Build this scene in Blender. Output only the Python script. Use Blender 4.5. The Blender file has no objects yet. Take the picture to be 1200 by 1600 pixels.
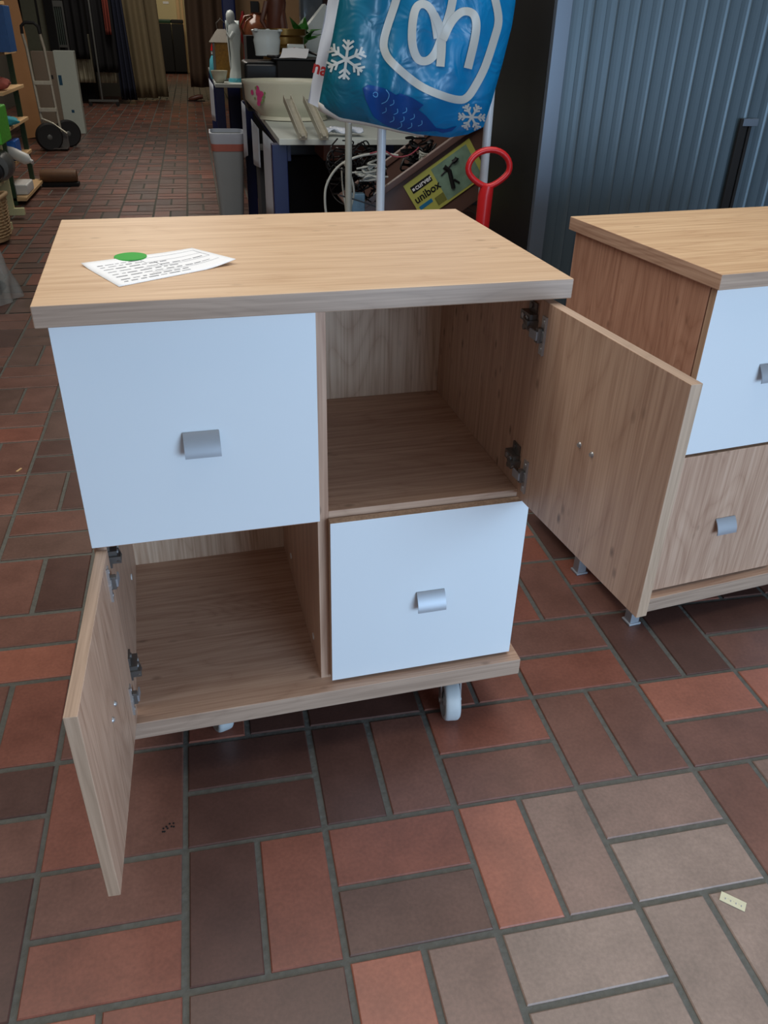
import bpy, math, random
from mathutils import Vector, Matrix
random.seed(7)
sc = bpy.context.scene
COL = sc.collection
PI = math.pi

# ------------------------------------------------------------------ camera
CAM = Vector((0.12135, -1.10858, 1.16511))
CR = Vector((0.97861062, -0.20437817, 0.02346972))
CU = Vector((0.08652146, 0.51239741, 0.85437868))
CF = Vector((0.18664217, 0.83407341, -0.51912064))
FPX = 1251.12
cd = bpy.data.cameras.new('camera')
cam = bpy.data.objects.new('camera', cd)
COL.objects.link(cam)
cam.matrix_world = Matrix(((CR.x, CU.x, -CF.x, CAM.x), (CR.y, CU.y, -CF.y, CAM.y), (CR.z, CU.z, -CF.z, CAM.z), (0, 0, 0, 1)))
cd.sensor_fit = 'HORIZONTAL'
cd.sensor_width = 36
cd.lens = FPX / 1200 * 36
cd.clip_start = 0.02
cd.clip_end = 100
sc.camera = cam

# ------------------------------------------------------------------ view, world, lights
sc.view_settings.view_transform = 'Standard'
sc.view_settings.look = 'None'
sc.view_settings.gamma = 1
sc.view_settings.use_curve_mapping = False
sc.view_settings.exposure = -0.06
w = bpy.data.worlds.new('world')
sc.world = w
w.use_nodes = True
w.node_tree.nodes['Background'].inputs[0].default_value = (0.84, 0.90, 1.0, 1)
w.node_tree.nodes['Background'].inputs[1].default_value = 0.25


def area(name, loc, target, sx, sy, power, color):
    l = bpy.data.lights.new(name, 'AREA')
    l.shape = 'RECTANGLE'
    l.size, l.size_y = sx, sy
    l.energy = power
    l.color = color
    o = bpy.data.objects.new(name, l)
    COL.objects.link(o)
    o.location = loc
    o.rotation_euler = (Vector(target) - Vector(loc)).to_track_quat('-Z', 'Y').to_euler()
    return o


area('shop_window_daylight', (3.1, -2.9, 1.25), (0.9, 0.3, 0.4), 3.4, 2.4, 20, (0.54, 0.75, 1.0))
area('low_front_fill', (1.5, -2.3, .65), (0.5, 0.0, 0.2), 1.5, 1.3, 50, (0.52, 0.74, 1.0))  # added low blue fill to brighten the lower white door
area('left_fill', (-1.6, 0.3, 3.0), (-0.6, 0.2, 0), 1.8, 2.6, 40, (1.0, 0.95, 0.86))  # added warm overhead fill for the wood faces turned left
area('rooflight_daylight', (1.0, 0.6, 3.0), (0.6, 0.2, 0), 2.2, 2.2, 48, (1.0, 0.96, 0.88))
area('hall_fill', (-0.3, 6.5, 2.95), (-0.3, 6.5, 0), 1.2, 1.2, 45, (1.0, 0.92, 0.82))  # added fill over the aisle, lifts the floor and tables
area('hall_fill_far', (-0.6, 12.0, 2.95), (-0.6, 12.0, 0), 1.2, 1.2, 36, (1.0, 0.92, 0.82))  # added fill at the far end, lightens curtains and garments
area('back_room_lamp', (-0.3, 20.5, 2.8), (-0.3, 21.5, 0), 1.5, 1.5, 34, (1.0, 0.88, 0.68))


# ------------------------------------------------------------------ helpers
def at(x, y, Y=None, Z=None):
    v = CF + CR * ((x - 600) / FPX) - CU * ((y - 800) / FPX)
    t = (Y - CAM.y) / v.y if Y is not None else (Z - CAM.z) / v.z
    return CAM + v * t


class MB:
    def __init__(s):
        s.v = []; s.f = []; s.m = []; s.cm = 0

    def add(s, vs, fs):
        o = len(s.v)
        s.v += [tuple(p) for p in vs]
        s.f += [tuple(i + o for i in f) for f in fs]
        s.m += [s.cm] * len(fs)
        return s

    def box(s, x0, x1, y0, y1, z0, z1, T=None):
        vs = [Vector(p) for p in ((x0, y0, z0), (x1, y0, z0), (x1, y1, z0), (x0, y1, z0), (x0, y0, z1), (x1, y0, z1), (x1, y1, z1), (x0, y1, z1))]
        if T is not None: vs = [T @ p for p in vs]
        return s.add(vs, [(0, 3, 2, 1), (4, 5, 6, 7), (0, 1, 5, 4), (1, 2, 6, 5), (2, 3, 7, 6), (3, 0, 4, 7)])

    def cyl(s, p, q, r, r2=None, n=20):
        p, q = Vector(p), Vector(q)
        r2 = r if r2 is None else r2
        d = (q - p).normalized()
        a = d.orthogonal().normalized(); b = d.cross(a)
        vs = []
        for c, rr in ((p, r), (q, r2)):
            for i in range(n):
                t = 2 * PI * i / n
                vs.append(c + a * (rr * math.cos(t)) + b * (rr * math.sin(t)))
        fs = [(i, (i + 1) % n, n + (i + 1) % n, n + i) for i in range(n)]
        fs += [tuple(range(n - 1, -1, -1)), tuple(range(n, 2 * n))]
        return s.add(vs, fs)

    def lathe(s, prof, c=(0, 0, 0), n=28, sx=1, sy=1, axis=None, rot=0):
        c = Vector(c); vs = []; k = len(prof)
        for i in range(n):
            t = 2 * PI * i / n + rot
            for r, z in prof:
                if axis == 'x': p = Vector((z, r * math.cos(t), r * math.sin(t)))
                elif axis == 'y': p = Vector((r * math.cos(t), z, r * math.sin(t)))
                else: p = Vector((r * math.cos(t) * sx, r * math.sin(t) * sy, z))
                vs.append(c + p)
        fs = []
        for i in range(n):
            j = (i + 1) % n
            for m in range(k - 1):
                fs.append((i * k + m, j * k + m, j * k + m + 1, i * k + m + 1))
        fs.append(tuple(i * k for i in range(n - 1, -1, -1)))
        fs.append(tuple(i * k + k - 1 for i in range(n)))
        return s.add(vs, fs)

    def tube(s, path, r, n=8, closed=False):
        P = [Vector(p) for p in path]; m = len(P); vs = []
        prev = None
        for i, p in enumerate(P):
            if closed: d = P[(i + 1) % m] - P[i - 1]
            else: d = P[min(i + 1, m - 1)] - P[max(i - 1, 0)]
            d.normalize()
            if prev is None: a = d.orthogonal().normalized()
            else:
                a = prev - d * prev.dot(d)
                a = a.normalized() if a.length > 1e-6 else d.orthogonal().normalized()
            prev = a; b = d.cross(a)
            rr = r[i] if isinstance(r, (list, tuple)) else r
            for k in range(n):
                t = 2 * PI * k / n
                vs.append(p + a * (rr * math.cos(t)) + b * (rr * math.sin(t)))
        fs = []
        for i in range(m if closed else m - 1):
            j = (i + 1) % m
            for k in range(n):
                l = (k + 1) % n
                fs.append((i * n + k, i * n + l, j * n + l, j * n + k))
        if not closed:
            fs += [tuple(range(n - 1, -1, -1)), tuple((m - 1) * n + k for k in range(n))]
        return s.add(vs, fs)

    def prism(s, pts, d):                       # polygon of 3d points, pushed by vector d
        d = Vector(d); P = [Vector(p) for p in pts]; n = len(P)
        vs = P + [p + d for p in P]
        return s.add(vs, [tuple(range(n - 1, -1, -1)), tuple(range(n, 2 * n))] + [(i, (i + 1) % n, n + (i + 1) % n, n + i) for i in range(n)])

    def grid(s, fn, nu, nv, closed_u=False):
        vs = [fn(i / nu, j / nv) for i in range(nu + (0 if closed_u else 1)) for j in range(nv + 1)]
        fs = []
        N = nu if closed_u else nu + 1
        for i in range(nu):
            a = i; b = (i + 1) % N
            for j in range(nv):
                fs.append((a * (nv + 1) + j, b * (nv + 1) + j, b * (nv + 1) + j + 1, a * (nv + 1) + j + 1))
        return s.add(vs, fs)

    def build(s, name, mat, parent=None, smooth=False, bevel=0, solid=0, loc=None, rz=None):
        me = bpy.data.meshes.new(name)
        me.from_pydata(s.v, [], s.f)
        mats = mat if isinstance(mat, (list, tuple)) else [mat]
        for m in mats: me.materials.append(m)
        for p, i in zip(me.polygons, s.m): p.material_index = i
        if smooth:
            for p in me.polygons: p.use_smooth = True
        me.update()
        o = bpy.data.objects.new(name, me)
        COL.objects.link(o)
        if parent: o.parent = parent
        if loc is not None: o.location = loc
        if rz is not None: o.rotation_euler = (0, 0, rz)
        if solid:
            q = o.modifiers.new('solid', 'SOLIDIFY'); q.thickness = solid; q.offset = 0
        if bevel:
            q = o.modifiers.new('bevel', 'BEVEL'); q.width = bevel; q.segments = 2; q.limit_method = 'ANGLE'; q.angle_limit = 0.7
            q = o.modifiers.new('wn', 'WEIGHTED_NORMAL')
        elif smooth and smooth != 'all':
            try: me.set_sharp_from_angle(angle=0.8)
            except Exception: pass
        return o


def tag(o, label=None, cat=None, group=None, kind=None):
    if label: o['label'] = label
    if cat: o['category'] = cat
    if group: o['group'] = group
    if kind: o['kind'] = kind
    return o


def thing(name, label, cat, loc=(0, 0, 0), rz=0, group=None, rot=None):
    o = bpy.data.objects.new(name, None)
    o.empty_display_size = 0.1
    COL.objects.link(o)
    o.location = loc
    o.rotation_euler = rot if rot else (0, 0, rz)
    return tag(o, label, cat, group)


def copy_tree(o, parent=None):
    c = o.copy(); COL.objects.link(c); c.parent = parent
    for ch in list(o.children): copy_tree(ch, c)
    return c


# ------------------------------------------------------------------ materials
def srgb(r, g, b):
    f = lambda c: (c / 255 / 12.92) if c / 255 <= 0.04045 else ((c / 255 + 0.055) / 1.055) ** 2.4
    return (f(r), f(g), f(b), 1)


def base(name):
    m = bpy.data.materials.new(name); m.use_nodes = True
    nt = m.node_tree
    return m, nt, nt.nodes['Principled BSDF']


def plain(name, c, rough=0.5, metal=0, var=0.12, scale=30, spec=0.5, bump=0.0, trans=0, alpha=1, emit=0):
    m, nt, b = base(name)
    N, L = nt.nodes, nt.links
    tc = N.new('ShaderNodeTexCoord'); no = N.new('ShaderNodeTexNoise')
    no.inputs['Scale'].default_value = scale; no.inputs['Detail'].default_value = 4
    L.new(tc.outputs['Object'], no.inputs['Vector'])
    mx = N.new('ShaderNodeMix'); mx.data_type = 'RGBA'
    mx.inputs[6].default_value = tuple(x * (1 - var) for x in c[:3]) + (1,)
    mx.inputs[7].default_value = tuple(min(1, x * (1 + var)) for x in c[:3]) + (1,)
    L.new(no.outputs['Fac'], mx.inputs[0])
    L.new(mx.outputs[2], b.inputs['Base Color'])
    b.inputs['Roughness'].default_value = rough
    b.inputs['Metallic'].default_value = metal
    b.inputs['Specular IOR Level'].default_value = spec
    b.inputs['Transmission Weight'].default_value = trans
    b.inputs['Alpha'].default_value = alpha
    if bump:
        bp = N.new('ShaderNodeBump'); bp.inputs['Strength'].default_value = bump; bp.inputs['Distance'].default_value = 0.01
        L.new(no.outputs['Fac'], bp.inputs['Height']); L.new(bp.outputs[0], b.inputs['Normal'])
    if emit:
        b.inputs['Emission Color'].default_value = c; b.inputs['Emission Strength'].default_value = emit
    return m


def wood(name, axis, light, mid, dark, rough=0.42, seed=0.0, knots=0.5, coarse=1.0, contrast=1.0, spec=0.35):
    """oak decor: long grain along axis 0/1/2 in object space"""
    m, nt, b = base(name)
    N, L = nt.nodes, nt.links
    tc = N.new('ShaderNodeTexCoord')

    def mapped(along, across, off):
        mp = N.new('ShaderNodeMapping')
        s = [across] * 3; s[axis] = along
        mp.inputs['Scale'].default_value = s
        mp.inputs['Location'].default_value = (off + seed, off * 1.7 - seed, off * .6 + seed * 2)
        L.new(tc.outputs['Object'], mp.inputs['Vector'])
        return mp.outputs[0]
    # cathedral figure: warped bands
    n1 = N.new('ShaderNodeTexNoise'); n1.inputs['Scale'].default_value = 1; n1.inputs['Detail'].default_value = 2; n1.inputs['Distortion'].default_value = 0.4
    L.new(mapped(1.5 * coarse, 8 * coarse, 3.1), n1.inputs['Vector'])
    mu = N.new('ShaderNodeMath'); mu.operation = 'MULTIPLY'; mu.inputs[1].default_value = 17
    L.new(n1.outputs['Fac'], mu.inputs[0])
    fr = N.new('ShaderNodeMath'); fr.operation = 'PINGPONG'; fr.inputs[1].default_value = 0.5
    L.new(mu.outputs[0], fr.inputs[0])
    fd = N.new('ShaderNodeMath'); fd.operation = 'MULTIPLY'; fd.inputs[1].default_value = 2
    L.new(fr.outputs[0], fd.inputs[0])
    fp = N.new('ShaderNodeMath'); fp.operation = 'POWER'; fp.inputs[1].default_value = .4
    L.new(fd.outputs[0], fp.inputs[0])
    fh = N.new('ShaderNodeMath'); fh.operation = 'MULTIPLY'; fh.inputs[1].default_value = .5
    L.new(fp.outputs[0], fh.inputs[0]); fr = fh
    # fibres
    n2 = N.new('ShaderNodeTexNoise'); n2.inputs['Scale'].default_value = 1; n2.inputs['Detail'].default_value = 3
    L.new(mapped(5, 260, 1.3), n2.inputs['Vector'])
    n3 = N.new('ShaderNodeTexNoise'); n3.inputs['Scale'].default_value = 1; n3.inputs['Detail'].default_value = 4; n3.inputs['Roughness'].default_value = .6
    L.new(mapped(2.2, 55, 5.3), n3.inputs['Vector'])

    def math2(op, a, bb):
        q = N.new('ShaderNodeMath'); q.operation = op
        for i, x in enumerate((a, bb)):
            if isinstance(x, (int, float)): q.inputs[i].default_value = x
            else: L.new(x, q.inputs[i])
        return q.outputs[0]
    f = math2('ADD', math2('MULTIPLY', fr.outputs[0], 0.42 * contrast), math2('ADD', math2('MULTIPLY', n2.outputs['Fac'], 0.62), math2('MULTIPLY', n3.outputs['Fac'], 0.55)))
    f = math2('SUBTRACT', f, 0.18 + 0.145 * contrast)
    rp = N.new('ShaderNodeValToRGB')
    e = rp.color_ramp.elements
    e[0].position = 0.22; e[0].color = dark
    e[1].position = 0.78; e[1].color = light
    k = e.new(0.50); k.color = mid
    L.new(f, rp.inputs[0])
    # knots
    vo = N.new('ShaderNodeTexVoronoi'); vo.inputs['Scale'].default_value = 1; vo.inputs['Randomness'].default_value = 1
    L.new(mapped(20, 42, 9.7), vo.inputs['Vector'])
    kr = N.new('ShaderNodeMapRange'); kr.inputs[1].default_value = 0.08; kr.inputs[2].default_value = 0.24; kr.inputs[3].default_value = knots; kr.inputs[4].default_value = 0
    L.new(vo.outputs['Distance'], kr.inputs[0])
    n4 = N.new('ShaderNodeTexNoise'); n4.inputs['Scale'].default_value = 5
    L.new(tc.outputs['Object'], n4.inputs['Vector'])
    gate = N.new('ShaderNodeMapRange'); gate.inputs[1].default_value = .55; gate.inputs[2].default_value = .64
    L.new(n4.outputs['Fac'], gate.inputs[0])
    kf = math2('MULTIPLY', kr.outputs[0], gate.outputs[0])
    mx = N.new('ShaderNodeMix'); mx.data_type = 'RGBA'
    mx.inputs[7].default_value = tuple(x * .45 for x in dark[:3]) + (1,)
    L.new(kf, mx.inputs[0]); L.new(rp.outputs[0], mx.inputs[6])
    L.new(mx.outputs[2], b.inputs['Base Color'])
    b.inputs['Roughness'].default_value = rough
    b.inputs['Specular IOR Level'].default_value = spec
    bp = N.new('ShaderNodeBump'); bp.inputs['Strength'].default_value = 0.05; bp.inputs['Distance'].default_value = 0.002
    L.new(n2.outputs['Fac'], bp.inputs['Height']); L.new(bp.outputs[0], b.inputs['Normal'])
    return m


OL, OM, OD = srgb(216, 186, 164), srgb(198, 164, 140), srgb(168, 132, 110)
OAKX = wood('oak_decor_grain_across', 0, OL, OM, OD, seed=1.0, contrast=.65)
OAKY = wood('oak_decor_grain_deep', 1, OL, OM, OD, seed=2.0)
OAKZ = wood('oak_decor_grain_upright', 2, OL, OM, OD, seed=3.3, knots=.9, coarse=.7, contrast=.75)
OAKZB = wood('oak_decor_back', 2, srgb(232, 208, 184), srgb(220, 192, 166), srgb(190, 156, 130), seed=6.1, knots=.3, coarse=.7, contrast=1.0)
OAKTOP = wood('oak_worktop', 0, srgb(226, 199, 170), srgb(213, 182, 150), srgb(192, 158, 126), seed=4.4, knots=.6, coarse=.8, contrast=.6)
OAKTOPY = wood('oak_worktop_of_neighbour', 0, srgb(228, 200, 164), srgb(216, 182, 144), srgb(190, 152, 116), seed=7.7, knots=.6, coarse=.8, contrast=.7)
OAKS = wood('oak_decor_side', 2, srgb(204, 162, 138), srgb(188, 144, 120), srgb(162, 118, 96), seed=8.8, knots=.8, coarse=.8)
OAKE = wood('oak_edge_band', 0, srgb(202, 176, 154), srgb(184, 158, 138), srgb(156, 132, 114), seed=5.0, knots=0, contrast=.5)
OAKEZ = wood('oak_edge_band_upright', 2, srgb(208, 178, 152), srgb(192, 162, 136), srgb(164, 136, 112), seed=5.5, knots=0, contrast=.5)
WHITE = plain('white_melamine', srgb(226, 232, 236), .38, var=.01, scale=6, spec=.4)
ALU = plain('brushed_aluminium', srgb(168, 172, 178), .48, metal=.55, var=.03, scale=60)
CHROME = plain('nickel_plated_steel', srgb(186, 186, 186), .32, metal=.65, var=.1, scale=80)
DARKSTEEL = plain('dark_hinge_steel', srgb(118, 114, 110), .4, metal=.6)
PLASTW = plain('white_plastic', srgb(222, 224, 222), .4, var=.03)
NYLON = plain('grey_white_nylon', srgb(190, 196, 198), .5, var=.12, scale=25)
PAPER = plain('paper', srgb(244, 246, 250), .7, var=.01)
INK = plain('grey_ink', srgb(150, 152, 158), .7)
GREEN = plain('green_sticker', srgb(20, 160, 40), .5, var=.02)
BLACK = plain('black_plastic', srgb(20, 21, 24), .32)
BLACKM = plain('black_matt', srgb(14, 14, 16), .8)
GRAPH = plain('graphite_panel', srgb(18, 21, 25), .42, var=.2, scale=3)
SILVER = plain('silver_blue_lacquer', srgb(98, 110, 124), .38, metal=.35, var=.03, scale=4)
SLAT = plain('tambour_slat_lacquer', srgb(76, 92, 102), .36, metal=.3, var=.03, scale=4)
BLUEL = plain('dark_blue_leg_paint', srgb(18, 30, 76), .4)
WTOP = plain('off_white_tabletop', srgb(196, 202, 196), .45, var=.03)
CREAM = plain('cream_ceramic', srgb(208, 206, 186), .25, var=.03)
ROSE = plain('rose_transfer', srgb(180, 60, 110), .4, var=.4, scale=60)
LEAFP = plain('leaf_transfer', srgb(110, 130, 80), .4)
PORC = plain('white_porcelain', srgb(205, 214, 214), .3, var=.04)
TURQ = plain('turquoise_glaze', srgb(90, 180, 200), .3)
BROWNG = plain('brown_glaze', srgb(104, 60, 40), .2, var=.3, scale=8)
BROWNW = plain('carved_brown_wood', srgb(96, 54, 40), .4, var=.3, scale=12)
BRASS = plain('aged_brass', srgb(150, 118, 66), .32, metal=.8, var=.2)
REDG = plain('red_enamel', srgb(110, 24, 26), .25)
AMBER = plain('amber_glass', srgb(150, 106, 30), .3, var=.6, scale=50)
PLANT = plain('plastic_leaf_green', srgb(50, 120, 40), .45, var=.5, scale=40)
TAN = plain('tan_board', srgb(150, 118, 84), .55, var=.1, scale=5)
TANL = plain('chipboard_orange', srgb(186, 136, 90), .55, var=.08, scale=5)
PALEW = plain('pale_pine', srgb(214, 178, 130), .5, var=.08, scale=10)
CREAMW = plain('cream_painted_wood', srgb(214, 210, 160), .5, var=.04)
GREENM = plain('dark_green_steel', srgb(30, 60, 40), .4)
OLIVE = plain('olive_brown_curtain', srgb(140, 126, 98), .85, var=.1, scale=20)
BROWNC = plain('dark_brown_curtain', srgb(84, 66, 52), .85, var=.1, scale=20)
COATB = plain('black_wool', srgb(12, 12, 16), .9, var=.3)
COATN = plain('navy_cloth', srgb(28, 34, 54), .85, var=.3)
REDC = plain('rust_red_cloth', srgb(120, 50, 38), .85)
BEIGEC = plain('beige_pleats', srgb(168, 164, 142), .85, var=.15)
WALLM = plain('dim_plaster_wall', srgb(96, 92, 82), .85, var=.06, scale=2)
YWALL = plain('cream_plaster_wall', srgb(214, 200, 156), .85, var=.04, scale=2)
CEIL = plain('ceiling_paint', srgb(150, 150, 146), .9, var=.04, scale=2)
GROUT = plain('cement_grout', srgb(96, 95, 89), .9, var=.35, scale=90, bump=.3)
BOXG = plain('grey_green_board', srgb(196, 206, 196), .6, var=.04)
BOXB = plain('brown_cardboard', srgb(138, 124, 108), .75, var=.06)
STEELP = plain('scuffed_pale_steel', srgb(190, 186, 170), .4, metal=.4, var=.2)
RUBBER = plain('black_rubber', srgb(20, 20, 20), .6)
DISC = plain('grey_wheel_disc', srgb(90, 92, 90), .35, var=.1)
BAGW = plain('white_bag_film', srgb(208, 216, 230), .35, var=.05, scale=12)
BAGINS = plain('beige_bag_seam', srgb(196, 186, 172), .5)
LOGOW = plain('pale_print', srgb(180, 184, 182), .35, var=.05)
FISHB = plain('dark_blue_print', srgb(8, 66, 134), .35, var=.15)
FISHL = plain('light_blue_print', srgb(90, 160, 215), .4)
REDT = plain('red_print', srgb(190, 50, 54), .5)
RACKW = plain('white_rack_enamel', srgb(214, 220, 226), .3, var=.02)
RACKC = plain('cream_rack_enamel', srgb(160, 160, 150), .4)
CRATE = plain('brown_crate_plastic', srgb(104, 78, 70), .4, var=.08)
LABY = plain('yellow_green_label', srgb(202, 204, 104), .5, var=.04)
LABP = plain('blue_green_picture', srgb(130, 160, 140), .5, var=.5, scale=26)
LABB = plain('label_blue', srgb(40, 130, 180), .5)
LABK = plain('label_black', srgb(24, 24, 26), .5)
REDP = plain('red_handle_plastic', srgb(196, 30, 34), .3, var=.04)
CABW = plain('grey_white_cable', srgb(176, 176, 166), .5)
CABK = plain('black_cable', srgb(16, 16, 18), .45)
CABR = plain('pink_red_cable', srgb(150, 60, 70), .5)
BINM = plain('grey_bin_plastic', srgb(176, 182, 184), .45, var=.05, scale=10)
BINR = plain('faded_red_band', srgb(206, 122, 108), .5)
WICK = plain('wicker', srgb(180, 148, 108), .7, var=.3, scale=120)
WASTE = plain('clear_film', srgb(170, 174, 172), .25, var=.2, scale=18, alpha=.45)
PURP = plain('purple_plastic', srgb(150, 36, 110), .4)
LIME = plain('lime_plastic', srgb(90, 190, 60), .5, var=.4, scale=60)
BLUEP = plain('blue_packaging', srgb(40, 90, 150), .4, var=.2, scale=40)
BLUEB = plain('bright_blue_plastic', srgb(24, 96, 180), .4)
CYANC = plain('cyan_cloth', srgb(60, 160, 176), .8, var=.3, scale=40)
YELL = plain('yellow_plastic', srgb(220, 200, 40), .4)
PINKC = plain('salmon_cloth', srgb(200, 110, 96), .8, var=.2)
LOGM = plain('brown_log_wood', srgb(104, 72, 46), .6, var=.3, scale=20)


def bag_blue():
    m, nt, b = base('blue_teal_bag_film')
    N, L = nt.nodes, nt.links
    tc = N.new('ShaderNodeTexCoord'); sp = N.new('ShaderNodeSeparateXYZ'); L.new(tc.outputs['Object'], sp.inputs[0])
    mr = N.new('ShaderNodeMapRange'); mr.inputs[1].default_value = .48; mr.inputs[2].default_value = .78
    L.new(sp.outputs[0], mr.inputs[0])
    rp = N.new('ShaderNodeValToRGB')
    rp.color_ramp.elements[0].color = srgb(12, 90, 106); rp.color_ramp.elements[1].color = srgb(8, 116, 172)
    L.new(mr.outputs[0], rp.inputs[0]); L.new(rp.outputs[0], b.inputs['Base Color'])
    b.inputs['Roughness'].default_value = .28
    no = N.new('ShaderNodeTexNoise'); no.inputs['Scale'].default_value = 14; no.inputs['Distortion'].default_value = 1.2
    L.new(tc.outputs['Object'], no.inputs['Vector'])
    bp = N.new('ShaderNodeBump'); bp.inputs['Strength'].default_value = .35; bp.inputs['Distance'].default_value = .02
    L.new(no.outputs['Fac'], bp.inputs['Height']); L.new(bp.outputs[0], b.inputs['Normal'])
    return m


BAGB = bag_blue()


def tile_mat():
    m, nt, b = base('glazed_quarry_tile')
    N, L = nt.nodes, nt.links
    at_ = N.new('ShaderNodeAttribute'); at_.attribute_name = 'tile_colour'
    tc = N.new('ShaderNodeTexCoord')
    n1 = N.new('ShaderNodeTexNoise'); n1.inputs['Scale'].default_value = 9; n1.inputs['Detail'].default_value = 6; n1.inputs['Roughness'].default_value = .65
    n2 = N.new('ShaderNodeTexNoise'); n2.inputs['Scale'].default_value = 160; n2.inputs['Detail'].default_value = 2
    L.new(tc.outputs['Object'], n1.inputs['Vector']); L.new(tc.outputs['Object'], n2.inputs['Vector'])
    r1 = N.new('ShaderNodeMapRange'); r1.inputs[1].default_value = .3; r1.inputs[2].default_value = .7; r1.inputs[3].default_value = .8; r1.inputs[4].default_value = 1.2
    L.new(n1.outputs['Fac'], r1.inputs[0])
    r2 = N.new('ShaderNodeMapRange'); r2.inputs[1].default_value = .3; r2.inputs[2].default_value = .7; r2.inputs[3].default_value = .9; r2.inputs[4].default_value = 1.1
    L.new(n2.outputs['Fac'], r2.inputs[0])
    mm = N.new('ShaderNodeMath'); mm.operation = 'MULTIPLY'; L.new(r1.outputs[0], mm.inputs[0]); L.new(r2.outputs[0], mm.inputs[1])
    mx = N.new('ShaderNodeVectorMath'); mx.operation = 'SCALE'
    L.new(at_.outputs['Color'], mx.inputs[0]); L.new(mm.outputs[0], mx.inputs['Scale'])
    L.new(mx.outputs[0], b.inputs['Base Color'])
    rr = N.new('ShaderNodeMapRange'); rr.inputs[3].default_value = .30; rr.inputs[4].default_value = .50
    L.new(n1.outputs['Fac'], rr.inputs[0]); L.new(rr.outputs[0], b.inputs['Roughness'])
    b.inputs['Specular IOR Level'].default_value = .45
    bp = N.new('ShaderNodeBump'); bp.inputs['Strength'].default_value = .12; bp.inputs['Distance'].default_value = .002
    L.new(n1.outputs['Fac'], bp.inputs['Height']); L.new(bp.outputs[0], b.inputs['Normal'])
    return m


# ------------------------------------------------------------------ setting: floor
B = 0.23
X0, X1, Y0, Y1 = -12, 26, -15, 103      # block counts
PAL = {'d': srgb(98, 68, 60), 'D': srgb(86, 62, 56), 'b': srgb(128, 88, 76), 'r': srgb(146, 90, 74), 'o': srgb(172, 108, 88), 'g': srgb(148, 120, 108), 'G': srgb(156, 134, 122), 'k': srgb(112, 84, 74)}  # g and G: grey-brown tiles with floor sheen put into their colour
SET = {(0, -1): 'dd', (1, -1): 'db', (2, -1): 'rb', (3, -1): 'bb', (0, -2): 'dr', (1, -2): 'rk', (2, -2): 'og', (3, -2): 'gG',
       (-1, -1): 'rb', (-1, -2): 'br', (0, -3): 'kb', (1, -3): 'og', (2, -3): 'GG', (3, -3): 'GG', (4, -1): 'ob', (4, -2): 'bg', (4, -3): 'GG', (5, -2): 'gG',
       (3, 0): 'br', (2, 0): 'rr', (1, 0): 'rd', (0, 0): 'rd', (4, 0): 'dd', (5, 0): 'db', (4, 1): 'rb', (3, 1): 'rb', (5, -1): 'ob', (5, 1): 'rd',
       (-2, -1): 'db', (-2, -2): 'kd', (-2, 0): 'br', (-3, 0): 'dd', (-2, 1): 'bo', (-3, 1): 'bb', (-3, -1): 'db'}
rnd = random.Random(11)
tv, tf, tcol = [], [], []
J = 0.0048
for ix in range(X0, X1):
    for iy in range(Y0, Y1):
        hor = (ix + iy) % 2 == 1
        cs = SET.get((ix, iy))
        for k in range(2):
            x0, y0 = ix * B, iy * B
            if hor:
                xa, xb = x0, x0 + B
                ya, yb = y0 + (1 - k) * B / 2, y0 + (2 - k) * B / 2
            else:
                xa, xb = x0 + k * B / 2, x0 + (k + 1) * B / 2
                ya, yb = y0, y0 + B
            j = [J + rnd.uniform(-.0012, .0012) for _ in range(4)]
            xa += j[0]; xb -= j[1]; ya += j[2]; yb -= j[3]
            q = cs[k] if cs else rnd.choice('ddbbbbrrkkbrbkbk' if iy > 6 else 'dddbbbrrrkkbrbko')
            c = PAL[q]; f = rnd.uniform(.93, 1.07)
            f *= .78; n = len(tv); zt = rnd.uniform(-.0004, .0004)
            i2 = .0022
            tv += [(xa, ya, -.004), (xb, ya, -.004), (xb, yb, -.004), (xa, yb, -.004),
                   (xa + .0004, ya + .0004, zt - .0016), (xb - .0004, ya + .0004, zt - .0016), (xb - .0004, yb - .0004, zt - .0016), (xa + .0004, yb - .0004, zt - .0016),
                   (xa + i2, ya + i2, zt), (xb - i2, ya + i2, zt), (xb - i2, yb - i2, zt), (xa + i2, yb - i2, zt)]
            if iy < 12:
                for o_ in (0, 4):
                    for a in range(4):
                        b_ = (a + 1) % 4
                        tf.append((n + o_ + a, n + o_ + b_, n + o_ + 4 + b_, n + o_ + 4 + a)); tcol.append((c[0] * f, c[1] * f, c[2] * f, 1))
            tf.append((n + 8, n + 9, n + 10, n + 11)); tcol.append((c[0] * f, c[1] * f, c[2] * f, 1))
ng = len(tv)
gx0, gx1, gy0, gy1 = X0 * B, X1 * B, Y0 * B, Y1 * B
tv += [(gx0, gy0, -.0028), (gx1, gy0, -.0028), (gx1, gy1, -.0028), (gx0, gy1, -.0028), (gx0, gy0, -.08), (gx1, gy0, -.08), (gx1, gy1, -.08), (gx0, gy1, -.08)]
gf = [(0, 1, 2, 3), (7, 6, 5, 4), (0, 4, 5, 1), (1, 5, 6, 2), (2, 6, 7, 3), (3, 7, 4, 0)]
tf += [tuple(ng + i for i in f) for f in gf]; tcol += [(.1, .1, .1, 1)] * 6
me = bpy.data.meshes.new('floor'); me.from_pydata(tv, [], tf)
ca = me.color_attributes.new('tile_colour', 'FLOAT_COLOR', 'CORNER')
li = 0
for p, c in zip(me.polygons, tcol):
    for _ in range(p.loop_total):
        ca.data[li].color = c; li += 1
me.materials.append(tile_mat()); me.materials.append(GROUT)
for p in list(me.polygons)[-6:]: p.material_index = 1
fl = bpy.data.objects.new('floor', me); COL.objects.link(fl); fl['kind'] = 'structure'


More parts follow.
